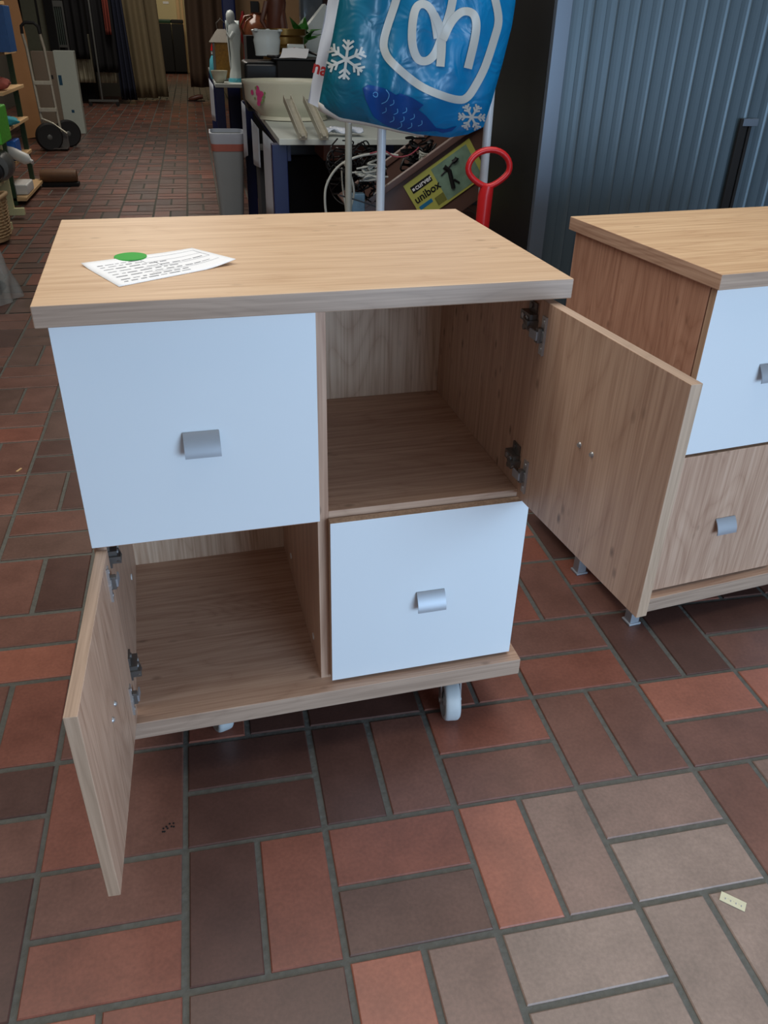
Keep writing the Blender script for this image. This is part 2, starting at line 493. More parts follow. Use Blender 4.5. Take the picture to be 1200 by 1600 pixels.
def struct(name, mat, *boxes):
    m = MB()
    for b in boxes: m.box(*b)
    o = m.build(name, mat); o['kind'] = 'structure'; return o


H_ = 3.1
struct('wall_left', WALLM, (-2.76, -2.56, -3.4, 23.6, 0, H_))
struct('wall_right', WALLM, (5.1, 5.3, -3.4, 23.6, 0, H_))
struct('wall_end', WALLM, (-2.56, -1.0, 15.2, 15.35, 0, H_), (0.95, 5.1, 15.2, 15.35, 0, H_), (-1.0, .95, 15.2, 15.35, 2.4, H_))
struct('wall_far', YWALL, (-2.56, 5.1, 23.2, 23.4, 0, H_))
struct('ceiling', CEIL, (-2.76, 5.3, 1.9, 23.6, H_, H_ + .1))
struct('trim_1', PALEW, (-.13, -.06, 23.1, 23.2, 0, 2.2), (-.02, .03, 23.1, 23.2, 0, 2.2))

# ------------------------------------------------------------------ cabinet pieces
TW, TD, TH, TT = .7296, .5126, .8621, .0285


def handle(parent, u, v, z):
    """curved shell pull, .05 wide"""
    m = MB(); n = 12
    pts = []
    for i in range(n + 1):
        t = i / n
        a = t * PI * .5
        pts.append((-.0015 - .0165 * math.sin(a), .017 - .034 * t ** 1.15))
    out = []
    th = .0022
    ring = [(y, zz) for y, zz in pts] + [(y + th, zz - .0012) for y, zz in reversed(pts)]
    for s_ in (-1, 1):
        pass
    vs = [(u - .0255, v + y, z + zz) for y, zz in ring]
    m.prism(vs, (.051, 0, 0))
    return m.build('handle', ALU, parent, smooth=True)


def carcass(root, z_shift, topmat, sidemat):
    s = -z_shift
    zb = .1455 + s; H = TH + s
    # worktop
    m = MB(); m.box(0, TW, 0, TD, H - TT, H)
    m.cm = 1
    o = m.build('worktop', [topmat, OAKE, OAKY], root, bevel=.0018)
    for p in o.data.polygons:
        p.material_index = 0 if abs(p.normal.z) > .5 else (2 if abs(p.normal.x) > .5 else 1)
    m = MB(); m.box(0, .7329, -.0018, TD - .01, zb - .0362, zb)
    o = m.build('base_board', [OAKX, OAKE, OAKY], root, bevel=.0018)
    for p in o.data.polygons:
        p.material_index = 0 if abs(p.normal.z) > .5 else (2 if abs(p.normal.x) > .5 else 1)
    for x0, x1 in ((.0135, .0315), (.700, .718)):
        MB().box(x0, x1, .0365, TD - .012, zb, H - TT).build('side_panel', sidemat, root, bevel=.0008)
    o = MB().box(.3560, .3740, .0355, TD - .035, zb, H - TT).build('divider', OAKZ, root, bevel=.0008)
    MB().box(.3740, .7, .036, TD - .035, .4805 + s, .4985 + s).build('shelf', OAKX, root, bevel=.0008)
    MB().box(.0315, .3560, .036, TD - .035, .4805 + s, .4985 + s).build('shelf', OAKX, root, bevel=.0008)
    MB().box(.0315, .700, TD - .035, TD - .027, zb, H - TT).build('back_panel', OAKZB, root)
    return s


def front(root, name, u0, u1, z0, z1, mat, core=OAKEZ):
    """closed front: coloured face on an oak edged core"""
    m = MB(); m.box(u0, u1, .0173, .0338, z0, z1)
    o = m.build(name, [mat, core], root, bevel=.0007)
    for p in o.data.polygons:
        p.material_index = 0 if p.normal.y < -.5 else 1
    return o


root1 = thing('wheeled_cabinet', 'oak and white wheeled cabinet with two doors standing open, a paper slip on its top', 'cabinet', (-.098, -.077, 0), .0536)
carcass(root1, 0, OAKTOP, OAKZ)
f1 = front(root1, 'door', .0135, .3567, .4931, .8290, WHITE); f1['label'] = 'closed white door, upper left'
handle(f1, .188, .0173, .651)
f2 = front(root1, 'door', .3728, .7160, .1522, .4865, WHITE); f2['label'] = 'closed white door, lower right'
handle(f2, .549, .0173, .309)


def screw(m, c, d, r=.0035):
    c = Vector(c); d = Vector(d)
    m.cyl(c, c + d * .0015, r, r * .8, n=12)


def open_door(u, v, th, inner, z0, label, hz, pd):
    """door leaf in its own frame: x along the leaf from the hinge, y = away from the inner face"""
    e = bpy.data.objects.new('door', None)
    # the leaf itself is the door part; sub-parts hang on it
    m = MB()
    y0, y1 = (0, .0165 * inner) if inner > 0 else (-.0165, 0)
    m.box(0, .3432, y0, y1, z0, z0 + .3343)
    bpy.data.objects.remove(e)
    o = m.build('door', [OAKZ, OAKEZ, OAKE], root1, bevel=.0009)
    for p in o.data.polygons:
        p.material_index = 0 if abs(p.normal.y) > .5 else (2 if abs(p.normal.z) > .5 else 1)
    o.location = (u, v, 0); o.rotation_euler = (0, 0, th); o['label'] = label
    s = -inner      # inner face normal direction in leaf y
    for z in hz:
        h = MB()
        h.box(pd - .001, pd + .011, min(0, s * .002), max(0, s * .002), z - .029, z + .029)
        h.box(pd + .010, pd + .012, min(0, s * .0035), max(0, s * .0035), z - .029, z + .029)
        for dz in (-.021, .021): screw(h, (pd + .005, s * .002, z + dz), (0, s, 0), .004)
        h.cyl((pd + .004, 0, z), (pd + .004, s * .004, z), .0085, n=18)
        h.build('hinge_plate', CHROME, o, smooth=True)
        a = MB()
        a.box(pd - .016, pd + .005, min(s * .010, s * .0125), max(s * .010, s * .0125), z - .0065, z + .0065)
        a.build('hinge_arm', ALU, o, smooth=True)
        c = MB()
        c.box(pd - .004, pd + .006, min(s * .002, s * .010), max(s * .002, s * .010), z - .011, z + .011)
        c.build('hinge_cup', DARKSTEEL, o, bevel=.001)
    for dd in (.153, .185):
        k = MB(); screw(k, (dd, 0, z0 + .1685), (0, s, 0), .0045)
        k.cyl((dd, 0, z0 + .1685), (dd, s * .0032, z0 + .1685), .0028, n=10)
        k.build('screw', CHROME, o, smooth=True)
    return o


open_door(.6946, .0257, -1.4885, 1, .4931, 'upper right door swung open, oak inside with burl figure', (.7775, .540), .014)
open_door(.0343, .0202, -1.6382, -1, .1522, 'lower left door swung open, leaning its edge to the viewer', (.447, .213), .028)


def mount(u, z, sgn):
    """hinge base fixed on the inside of a side panel; sgn=-1: panel lies on the right"""
    m = MB()
    m.box(min(u, u + sgn * .003), max(u, u + sgn * .003), .042, .068, z - .018, z + .030)
    m.box(min(u, u + sgn * .013), max(u, u + sgn * .013), .040, .074, z - .001, z + .014)
    m.box(min(u, u + sgn * .018), max(u, u + sgn * .018), .036, .050, z - .006, z + .006)
    m.cyl((u, .058, z + .024), (u + sgn * .0055, .058, z + .024), .0045, n=12)
    m.cyl((u + sgn * .006, .060, z - .010), (u + sgn * .013, .060, z - .010), .0045, n=12)
    m.tube([(u + sgn * .012, .058, z + .006), (u + sgn * .016, .048, z + .002), (u + sgn * .014, .036, z - .004)], .0035, n=8)
    m.build('hinge_base', DARKSTEEL, root1, smooth=True)
    m = MB()
    m.cyl((u + sgn * .013, .064, z + .007), (u + sgn * .0145, .064, z + .007), .0042, n=12)
    m.cyl((u + sgn * .013, .050, z + .007), (u + sgn * .0145, .050, z + .007), .0036, n=12)
    m.build('screw', CHROME, root1, smooth=True)


mount(.700, .785, -1); mount(.700, .546, -1)
mount(.0315, .455, 1); mount(.0315, .222, 1)
for (u, v, z, sg) in ((.356, .363, .197, -1), (.356, .106, .187, -1), (.0315, .33, .218, 1)):
    MB().cyl((u, v, z), (u + sg * .0014, v, z), .0065, n=16).build('cover_cap', PLASTW, root1, smooth=True)


def caster(root, u, v, zt, rot, r=.040, wdt=.030, matw=NYLON):
    e = MB()
    T = Matrix.Translation((u, v, 0)) @ Matrix.Rotation(rot, 4, 'Z')
    n0 = len(e.v)
    e.box(-.03, .03, -.03, .03, zt - .003, zt)
    e.cyl((0, 0, zt - .016), (0, 0, zt - .002), .02, n=18)
    for sx in (-1, 1):
        a = sx * (wdt / 2 + .003)
        e.prism([(a, -.018, zt - .014), (a, .018, zt - .014), (a, .030, r + .006), (a, .026, r - .008), (a, .014, r - .008), (a, -.010, r + .03)], (.0022 * sx, 0, 0))
    e.cyl((-wdt / 2 - .007, .02, r), (wdt / 2 + .007, .02, r), .006, n=12)
    e.v = [tuple(T @ Vector(p)) for p in e.v]
    f = e.build('caster_fork', CHROME, root, smooth=True)
    q = MB(); h = wdt / 2
    q.lathe([(0.004, -h + .004), (.012, -h), (.016, -h + .004), (r * .72, -h + .006), (r * .8, -h), (r - .004, -h), (r - .001, -h + .003), (r, -h * .5), (r, h * .5), (r - .001, h - .003), (r - .004, h), (r * .8, h), (r * .72, h - .006), (.016, h - .004), (.012, h), (0.004, h - .004)], (0, .02, r), n=36, axis='x')
    q.v = [tuple(T @ Vector(p)) for p in q.v]
    q.build('caster_wheel', matw, f, smooth=True)


def to_local(p, o, rz):
    d = Vector(p) - Vector(o)
    return (d.x * math.cos(rz) + d.y * math.sin(rz), -d.x * math.sin(rz) + d.y * math.cos(rz))


for u, v, r_ in ((.612, .050, PI - .15), (.163, .125, PI + .3), (.64, .42, 1.2), (.10, .42, .9)):
    caster(root1, u, v, .109, r_, r=.042)

# price slip lying on the worktop
pz = TH + .0006
C4 = [at(104 + 23, 414, Z=pz), at(186, 448, Z=pz), at(369, 412, Z=pz), at(300, 389, Z=pz)]
slip = thing('price_slip', 'printed white paper slip with a green dot sticker lying on the cabinet top', 'paper', (C4[0].x, C4[0].y, pz))


def slip_pt(a, b, dz=0):
    p = (C4[0] * (1 - a) + C4[1] * a) * (1 - b) + (C4[3] * (1 - a) + C4[2] * a) * b
    lift = .012 * max(0, b - .72) ** 1.4 * 5 * (0.3 + a) * .5 + .0025 * (1 - min(1, a * 5)) * (1 - b)
    return (p.x - C4[0].x, p.y - C4[0].y, lift + dz)


MB().grid(lambda a, b: slip_pt(a, b), 12, 18).build('sheet', PAPER, slip, smooth='all', solid=.0005)
m = MB()


def ink(a0, b0, a1, b1, wd=.010):
    n = 8; fnv = []
    da, db = a1 - a0, b1 - b0
    L_ = math.hypot(da, db); pa, pb = -db / L_ * wd, da / L_ * wd * .7
    m.grid(lambda s, t: slip_pt(a0 + da * s + pa * (t - .5), b0 + db * s + pb * (t - .5), .0006), n, 1)


r3 = random.Random(3)
for a in (.18, .26, .36, .47, .58, .68, .8, .88):
    b = .08
    while b < (.45 if a < .3 else .9 if a in (.47, .68) else .62):
        l = r3.uniform(.03, .1); ink(a, b, a, b + l, .022 if r3.random() < .6 else .012); b += l + r3.uniform(.012, .03)
for a in (.14, .32, .53, .74): ink(a, .45 if a < .5 else .36, a, .95, .006)
ink(.14, .95, .53, .95, .006); ink(.14, .45, .32, .45, .006); ink(.32, .52, .53, .52, .006)
m.build('printing', INK, slip)
gd = at(204, 402.5, Z=pz)
MB().cyl((gd.x - C4[0].x, gd.y - C4[0].y, .0008), (gd.x - C4[0].x, gd.y - C4[0].y, .0022), .0235, n=32).build('dot_sticker', GREEN, slip)

# ------------------------------------------------------------------ neighbour cabinet
RZ2 = .136
root2 = thing('wheeled_cabinet', 'closed oak cabinet with white upper door cut off by the right picture edge', 'cabinet', (1.0014, .1559, 0), RZ2)
s2 = carcass(root2, .0568, OAKTOPY, OAKS)
f1 = front(root2, 'door', .0135, .3567, .4931 + s2, .8290 + s2, WHITE); f1['label'] = 'white upper left door'
handle(f1, .185, .0173, .600)
f2 = front(root2, 'door', .0135, .3567, .1522 + s2, .4865 + s2, OAKZ); f2['label'] = 'oak lower left door'
handle(f2, .183, .0173, .245)
f3 = front(root2, 'door', .3728, .7160, .4931 + s2, .8290 + s2, OAKZ); f3['label'] = 'oak upper right door'
handle(f3, .549, .0173, .600)
f4 = front(root2, 'door', .3728, .7160, .1522 + s2, .4865 + s2, WHITE); f4['label'] = 'white lower right door'
handle(f4, .549, .0173, .245)
for u, v in ((.008, .034), (-.002, .245), (.66, .05), (.66, .43)):
    k = MB()
    k.box(u - .012, u + .012, v - .012, v + .012, .004, .0525)
    k.box(u - .016, u + .016, v - .016, v + .016, 0, .006)
    k.build('foot', ALU, root2, bevel=.002)

# ------------------------------------------------------------------ tambour metal cabinet
root3 = thing('tambour_cabinet', 'tall silver-blue metal office cabinet with vertical slatted tambour doors behind the oak cabinets', 'cabinet', (1.072, 1.23, 0), .02)
CWD, CD, CH = 1.3, .45, 1.95
MB().box(0, .045, 0, .02, 0, CH).build('frame_post', SILVER, root3, bevel=.002)
MB().box(CWD - .045, CWD, 0, .02, 0, CH).build('frame_post', SILVER, root3, bevel=.002)
for xx in (0, CWD - .002): MB().box(xx, xx + .002, .02, CD, 0, CH).build('side_panel', GRAPH, root3)
MB().box(.002, CWD - .002, CD - .004, CD, 0, CH).build('back_panel', GRAPH, root3)
MB().box(0, CWD, 0, CD, CH, CH + .025).build('top_panel', SILVER, root3, bevel=.002)
MB().box(.045, CWD - .045, .004, CD - .01, .0, .07).build('plinth', SILVER, root3)
for d0, d1 in ((.047, .649), (.651, 1.253)):
    prof = []
    n = 18; wv = (d1 - d0) / n
    for i in range(n):
        x = d0 + i * wv
        if i % 2 == 0: pf = [(0, .0085), (.05, .0100), (.3, .0105), (.6, .0105), (.98, .0100)]
        else: pf = [(0, .0115), (.06, .0120), (.4, .0125), (.7, .0120), (.88, .0100), (.97, .0080)]
        for a, y in pf: prof.append((x + a * wv, y))
    m = MB()
    m.grid(lambda s, t: (prof[min(len(prof) - 1, round(s * (len(prof) - 1)))][0], prof[min(len(prof) - 1, round(s * (len(prof) - 1)))][1], .07 + t * (CH - .07)), len(prof) - 1, 1)
    dd = m.build('tambour_door', SLAT, root3)
    q = dd.modifiers.new('solid', 'SOLIDIFY'); q.thickness = .003; q.offset = -1
    hx = (.622, .647) if d0 < .1 else (.653, .662)
    MB().box(hx[0], hx[1], -.004, .004, .55, .955).build('grip_strip', BLACKM, dd, bevel=.001)
MB().box(.630, .680, -.006, .006, .935, .955).build('lock_plate', SILVER, root3, bevel=.001)

# ------------------------------------------------------------------ white rail with hanging bags
rail = thing('garment_rail', 'white tubular metal rail carrying the blue bag behind the open cabinet', 'rail', (.62, 1.34, 0))
for px, nm in ((595, 0), (762, 1)):
    p = at(px, 280 if nm == 0 else 200, Y=1.34)
    MB().cyl((p.x - .62, 0, .03), (p.x - .62, 0, 1.62), .0125, n=20).build('post', RACKW, rail, smooth=True)
MB().cyl((-.12, 0, 1.62), (.5, 0, 1.62), .0125, n=20).build('top_bar', RACKW, rail, smooth=True)
for px in (595, 762):
    p = at(px, 280 if px == 595 else 200, Y=1.34)
    MB().cyl((p.x - .62, -.2, .03), (p.x - .62, .2, .03), .0125, n=16).build('foot', RACKW, rail, smooth=True)
p = at(548, 210, Y=1.7)
post = MB().cyl((0, 0, 0), (0, 0, 1.0), .012, n=16).build('thin_post', RACKC, None, smooth=True, loc=(p.x + .02, 1.86, 0))
tag(post, 'short cream metal tube standing left of the white rail post', 'post')


def interp(tab, t):
    for (a, x), (b, y) in zip(tab, tab[1:]):
        if t <= b: return x + (y - x) * (t - a) / (b - a)
    return tab[-1][1]


YT = -190
LT = [(-190, 585), (-100, 560), (0, 530), (60, 519), (120, 506), (168, 497), (215, 520)]
RT = [(-190, 740), (-100, 792), (0, 806), (40, 800), (100, 785), (160, 768), (200, 755), (215, 735)]
BT = [(0, 166), (.1, 184), (.25, 191), (.45, 203), (.6, 210), (.85, 215), (.95, 210), (1, 198)]


def bag_px(s, t):
    yb = interp(BT, s)
    y = YT + t * (yb - YT)
    l, r = interp(LT, y), interp(RT, y)
    return l + s * (r - l), y


def bag_depth(s, t):
    b = (max(0, 4 * s * (1 - s))) ** .5
    e = min(1, (1 - t) * 7 + .02) ** .5
    d = .075 * b * e
    d += .006 * math.sin(s * 19 + t * 9) * b * e + .004 * math.sin(s * 34 - t * 17 + 2) * b * e
    d -= .018 * math.exp(-((s - .2 - .15 * t) / .05) ** 2) * b * e
    return d


def bag_surf(s, t, off=0, back=False):
    x, y = bag_px(s, t)
    d = bag_depth(s, t)
    if back: return at(x, y, Y=1.245 + d * .8)
    return at(x, y, Y=1.245 - d - off)


def bag_at(x, y, off):
    t = (y - YT) / (200 - YT); s = .5
    for _ in range(12):
        l, r = interp(LT, y), interp(RT, y)
        s = min(1, max(0, (x - l) / (r - l)))
        t = (y - YT) / (interp(BT, s) - YT)
    t = min(1, t)
    return at(x, y, Y=1.245 - bag_depth(s, t) - off)


BO = Vector((0, 0, 0))
bag = thing('shopping_bag', 'bulging blue plastic bag with snowflakes, fish and white letter emblem hanging on the rail', 'bag', (.7, 1.245, .9))
bo = Vector(bag.location)


def loc_(p): return (p.x - bo.x, p.y - bo.y, p.z - bo.z)


m = MB()
m.grid(lambda s, t: tuple(bag_surf(s, t)), 70, 60)
m.grid(lambda s, t: tuple(bag_surf(1 - s, t, back=True)), 40, 30)
m.v = [loc_(Vector(p)) for p in m.v]
body = m.build('bag_body', BAGB, bag, smooth='all')
# keep the teal to blue print running across the bag: object space is shifted by the bag origin
for n_ in BAGB.node_tree.nodes:
    if n_.type == 'MAP_RANGE':
        n_.inputs[1].default_value = .48 - .7; n_.inputs[2].default_value = .78 - .7


def ribbon(mb, pts, wd, off=.0022, closed=False):
    P = [Vector((a, b)) for a, b in pts]
    # resample
    Q = []
    seg = list(zip(P, P[1:] + ([P[0]] if closed else [])))
    if not closed: seg = seg[:len(P) - 1]
    for a, b in seg:
        k = max(1, int((b - a).length / 4))
        for i in range(k): Q.append(a + (b - a) * (i / k))
    if not closed: Q.append(P[-1])
    n = len(Q); vs = []
    for i, p in enumerate(Q):
        d = (Q[(i + 1) % n] - Q[i - 1]) if closed else (Q[min(i + 1, n - 1)] - Q[max(0, i - 1)])
        d.normalize(); nr = Vector((-d.y, d.x))
        for k in (-.5, 0, .5):
            q = p + nr * (wd * k)
            vs.append(loc_(bag_at(q.x, q.y, off)))
    fs = []
    for i in range(n if closed else n - 1):
        j = (i + 1) % n
        for k in (0, 1): fs.append((i * 3 + k, i * 3 + k + 1, j * 3 + k + 1, j * 3 + k))
    mb.add(vs, fs)


def smooth_path(pts, k=6, closed=False):
    P = [Vector((a, b)) for a, b in pts]; n = len(P); out = []
    for i in range(n if closed else n - 1):
        if closed: p0, p1, p2, p3 = P[i - 1], P[i], P[(i + 1) % n], P[(i + 2) % n]
        else: p0, p1, p2, p3 = P[max(0, i - 1)], P[i], P[i + 1], P[min(n - 1, i + 2)]
        for j in range(k):
            t = j / k
            q = .5 * ((2 * p1) + (p2 - p0) * t + (2 * p0 - 5 * p1 + 4 * p2 - p3) * t * t + (3 * p1 - p0 - 3 * p2 + p3) * t ** 3)
            out.append((q.x, q.y))
    if not closed: out.append((P[-1].x, P[-1].y))
    return out


m = MB()
ribbon(m, smooth_path([(625, -30), (619, 0), (601, 57), (602, 82), (618, 103), (655, 133), (690, 149), (717, 156), (731, 151), (744, 132), (758, 104), (772, 62), (779, 32), (774, 0), (766, -30), (735, -48), (655, -48)], 5, True), 12.5)
ribbon(m, smooth_path([(684, 60), (678, 25), (668, 9), (656, 7), (648, 18), (644, 45), (645, 72), (653, 92), (667, 95), (680, 83), (691, 55), (703, 20), (709, -10)], 6), 13)
ribbon(m, smooth_path([(678, 22), (689, 48), (690, 75), (688, 104)], 5), 13, .0030)
ribbon(m, smooth_path([(692, 62), (705, 35), (721, 19), (737, 20), (744, 34), (742, 60), (731, 107)], 6), 13, .0034)
m.build('emblem', LOGOW, bag, smooth='all')


def flake(cx, cy, R_, wd, rot):
    m = MB()
    for k in range(6):
        a = rot + k * PI / 3
        e = (cx + R_ * math.cos(a), cy + R_ * math.sin(a))
        ribbon(m, [(cx, cy), e], wd, .0024)
        for fr_ in (.48, .74):
            b = (cx + R_ * fr_ * math.cos(a), cy + R_ * fr_ * math.sin(a))
            for s in (-1, 1):
                c = a + s * .85; l = R_ * .36
                ribbon(m, [b, (b[0] + l * math.cos(c), b[1] + l * math.sin(c))], wd * .85, .0026)
    m.build('snowflake', LOGOW, bag, smooth='all')


flake(541, 93, 31, 4.2, -1.45)
flake(737, 183, 21, 3.4, -1.0)


def poly_fan(mb, pts, off):
    # filled print: strips between an upper and a lower outline
    up, lo = pts
    n = 26
    mb.grid(lambda s, t: loc_(bag_at(interp([(i / (len(up) - 1), p[0]) for i, p in enumerate(up)], s) * (1 - t) + interp([(i / (len(lo) - 1), p[0]) for i, p in enumerate(lo)], s) * t,
                                     interp([(i / (len(up) - 1), p[1]) for i, p in enumerate(up)], s) * (1 - t) + interp([(i / (len(lo) - 1), p[1]) for i, p in enumerate(lo)], s) * t, off)), n, 8)


m = MB()
poly_fan(m, ([(567, 138), (575, 132), (602, 138), (638, 160), (665, 180), (682, 200)], [(567, 140), (572, 158), (584, 183), (604, 197), (640, 206), (682, 205)]), .0020)
poly_fan(m, ([(616, 150), (626, 146), (645, 153), (662, 164)], [(622, 157), (632, 163), (642, 169), (654, 172)]), .0022)
poly_fan(m, ([(682, 200), (696, 202), (714, 197)], [(682, 205), (692, 208), (706, 205)]), .0022)
m.build('fish_print', FISHB, bag, smooth='all')
m = MB()
ribbon(m, smooth_path([(583, 147), (586, 144), (590, 146), (589, 151), (585, 151)], 4, True), 1.3, .0032)
ribbon(m, smooth_path([(603, 140), (608, 148), (604, 158), (596, 162)], 4), 1.4, .0032)
for x, y in ((612, 160), (600, 172), (618, 174), (632, 172), (612, 186), (628, 186), (644, 182), (624, 196), (640, 196), (656, 192)):
    ribbon(m, smooth_path([(x + 3, y - 4), (x + 3, y + 2), (x - 3, y + 5)], 4), 1.2, .0032)
m.build('fish_scales', FISHL, bag, smooth='all')
m = MB()
seam = [bag_px(s / 40, 1.0) for s in range(0, 27)]
m.grid(lambda s, t: loc_(at(seam[round(s * 26)][0], seam[round(s * 26)][1] + (-7 + 13 * t) * (1 - s * .6), Y=1.236 + .006 * t)), 26, 2)
m.build('bottom_seam', BAGINS, bag, smooth='all', solid=.002)
m = MB()
m.tube([loc_(at(640, -180, Y=1.245)), (-.05, .03, .62), (-.01, .09, .725), (.03, .05, .66), loc_(at(700, -185, Y=1.245))], .006, n=8)
m.build('bag_handle', BAGW, bag, smooth=True)

wb = thing('shopping_bag', 'crumpled white plastic bag with red letters behind the left side of the blue bag', 'bag', (.47, 1.40, .95))
wo = Vector(wb.location)


def wpt(s, t, back=0):
    l = 524 + (481 - 524) * t; r = 575 + (548 - 575) * t
    x = l + s * (r - l); y = -60 + t * (160 + 34 * s + 60)
    d = .03 * math.sqrt(max(0, 4 * s * (1 - s))) * (1 - t * .3) + .004 * math.sin(11 * t + 7 * s)
    p = at(x, y, Y=1.40 - d * (1 if not back else -1))
    return (p.x - wo.x, p.y - wo.y, p.z - wo.z)


MB().grid(lambda s, t: wpt(s, t), 14, 24).grid(lambda s, t: wpt(1 - s, t, 1), 8, 12).build('bag_body', BAGW, wb, smooth='all')


def text_mesh(name, s, size, mat, parent, M_, extrude=.0004, bold=0.0, shear=0):
    cu = bpy.data.curves.new(name, 'FONT'); cu.body = s; cu.size = size; cu.extrude = extrude; cu.offset = bold
    cu.shear = shear
    t = bpy.data.objects.new(name, cu); COL.objects.link(t)
    bpy.context.view_layer.update()
    me = bpy.data.meshes.new_from_object(t.evaluated_get(bpy.context.evaluated_depsgraph_get()))
    bpy.data.objects.remove(t)
    o = bpy.data.objects.new(name, me); COL.objects.link(o)
    me.transform(M_)
    me.materials.clear(); me.materials.append(mat)
    o.parent = parent
    return o


tp = at(487, 112, Y=1.355)
text_mesh('lettering', 'na', .044, REDT, wb, Matrix.Translation((tp.x - wo.x, tp.y - wo.y, tp.z - wo.z)) @ Matrix.Rotation(-.28, 4, 'Y').inverted() @ Matrix.Rotation(PI / 2, 4, 'X'), bold=.0012)

# ------------------------------------------------------------------ red handled spade
sp = at(764, 263, Y=1.2)
spade = thing('spade', 'spade with red plastic D grip leaning against the white rail post', 'spade', (sp.x, 1.2, 0))
ring = []
for i in range(28):
    a = 2 * PI * i / 28
    x = .061 * math.cos(a); z = .048 * math.sin(a)
    if z < 0: x *= (1 - .35 * (z / -.046) ** 2)
    ring.append((x, 0, sp.z + z))
MB().tube(ring, .0085, n=12, closed=True).build('grip', REDP, spade, smooth=True)
MB().tube([(0, 0, sp.z - .045), (-.004, .0, sp.z - .07), (-.006, .0, sp.z - .16), (-.006, 0, sp.z - .22)], [.018, .021, .020, .019], n=16).build('socket', REDP, spade, smooth=True)
MB().cyl((-.006, 0, .2), (-.006, 0, sp.z - .2), .016, n=14).build('shaft', PALEW, spade, smooth=True)
MB().grid(lambda s, t: (-.006 + (s - .5) * .2 * (1 - .12 * t), -.012 * math.cos((s - .5) * PI), .26 - .26 * t), 10, 8).build('blade', DARKSTEEL, spade, smooth='all', solid=.003)

# ------------------------------------------------------------------ storage crate with cables
A0 = at(630, 291, Y=2.0); A1 = at(733, 216, Y=2.0)
ang = math.atan2(A1.z - A0.z, A1.x - A0.x)
bench = thing('low_bench', 'dark wooden bench under the tilted brown crate', 'bench', (1.0, 2.1, 0))
MB().box(-.45, .55, -.15, .44, .312, .350).build('seat_board', BLACKM, bench)
for x in (-.42, .5):
    for y in (-.12, .40): MB().box(x - .02, x + .02, y - .02, y + .02, 0, .312).build('leg', BLACKM, bench)
MC = Matrix.Translation(A0) @ Matrix.Rotation(-ang, 4, 'Y')
crate = thing('storage_crate', 'brown plastic storage crate tipped on its side with yellow label and loose cables', 'crate', (0, 0, 0))
crate.matrix_world = MC
LW, LH = (A1 - A0).length, .150
# local: x along the label, z up across it, y into the crate
x0, x1, zlo, zhi, dp = -.20, .44, -.21, .018, .32
t_ = .006
MB().box(x0, x1, .003, .003 + t_, zlo, zhi).build('front_wall', CRATE, crate, bevel=.001)
MB().box(x0, x1, dp - t_, dp, zlo, zhi).build('rear_wall', CRATE, crate, bevel=.001)
for xx in (x0, x1 - t_): MB().box(xx, xx + t_, .009, dp - t_, zlo, zhi).build('end_wall', CRATE, crate)
MB().box(x0, x1, .009, dp - t_, zlo, zlo + t_).build('crate_bottom', CRATE, crate)
MB().box(x0 - .012, x1 + .012, -.012, .012, zhi, zhi + .022).box(x0 - .012, x1 + .012, dp - .012, dp + .012, zhi, zhi + .022).box(x0 - .012, x0 + .01, .012, dp - .012, zhi, zhi + .022).box(x1 - .01, x1 + .012, .012, dp - .012, zhi, zhi + .022).build('rim', CRATE, crate, bevel=.002)
lab = MB().box(0, LW, -.0005, .003, -LH, 0).build('label', LABY, crate)
RX = Matrix.Rotation(PI / 2, 4, 'X')
MB().box(LW * .40, LW * .93, -.0012, 0, -LH + .008, -.010).build('label_picture', LABP, lab)
MB().box(.018, .105, -.0014, 0, -.046, -.020).build('label_badge', LABK, lab, bevel=.0006)
text_mesh('lettering', 'curver', .027, PAPER, lab, Matrix.Translation((.034, -.0018, -.040)) @ RX, bold=.0006)
MB().box(.022, .031, -.0020, -.001, -.038, -.028).build('label_mark', PAPER, lab)
text_mesh('lettering', 'unibox', .040, LABK, lab, Matrix.Translation((.010, -.0012, -.084)) @ RX, bold=.0008)
MB().box(.012, .068, -.0012, 0, -.112, -.098).build('label_bar', LABB, lab)
m = MB(); xx = .078
for k in range(12):
    wd = (.001, .002, .0015)[k % 3]; m.box(xx, xx + wd, -.0012, 0, -.138, -.105); xx += wd + .0018
m.build('barcode', LABK, lab)
m = MB()
m.tube([(.14, -.002, -.05), (.17, -.002, -.045), (.20, -.002, -.035)], .003, n=6)
m.tube([(.165, -.002, -.03), (.175, -.002, -.055), (.168, -.002, -.08), (.158, -.002, -.115)], .0085, n=8)
m.tube([(.175, -.002, -.09), (.186, -.002, -.112)], .004, n=6)
m.tube([(.20, -.002, -.035), (.215, -.002, -.035), (.222, -.002, -.03)], .008, n=8)
m.build('label_figure', LABK, lab)


def cable(name, label, pts, r, mat, parent=None):
    c = Vector(pts[0])
    P = [Vector(p) for p in pts]
    out = []
    n = len(P)
    for i in range(n - 1):
        p0, p1, p2, p3 = P[max(0, i - 1)], P[i], P[i + 1], P[min(n - 1, i + 2)]
        for j in range(6):
            t = j / 6
            out.append(.5 * ((2 * p1) + (p2 - p0) * t + (2 * p0 - 5 * p1 + 4 * p2 - p3) * t * t + (3 * p1 - p0 - 3 * p2 + p3) * t ** 3))
    out.append(P[-1])
    o = MB().tube([p - c for p in out], r, n=7).build(name, mat, parent, smooth=True, loc=c)
    if not parent: tag(o, label, 'cable')
    return o


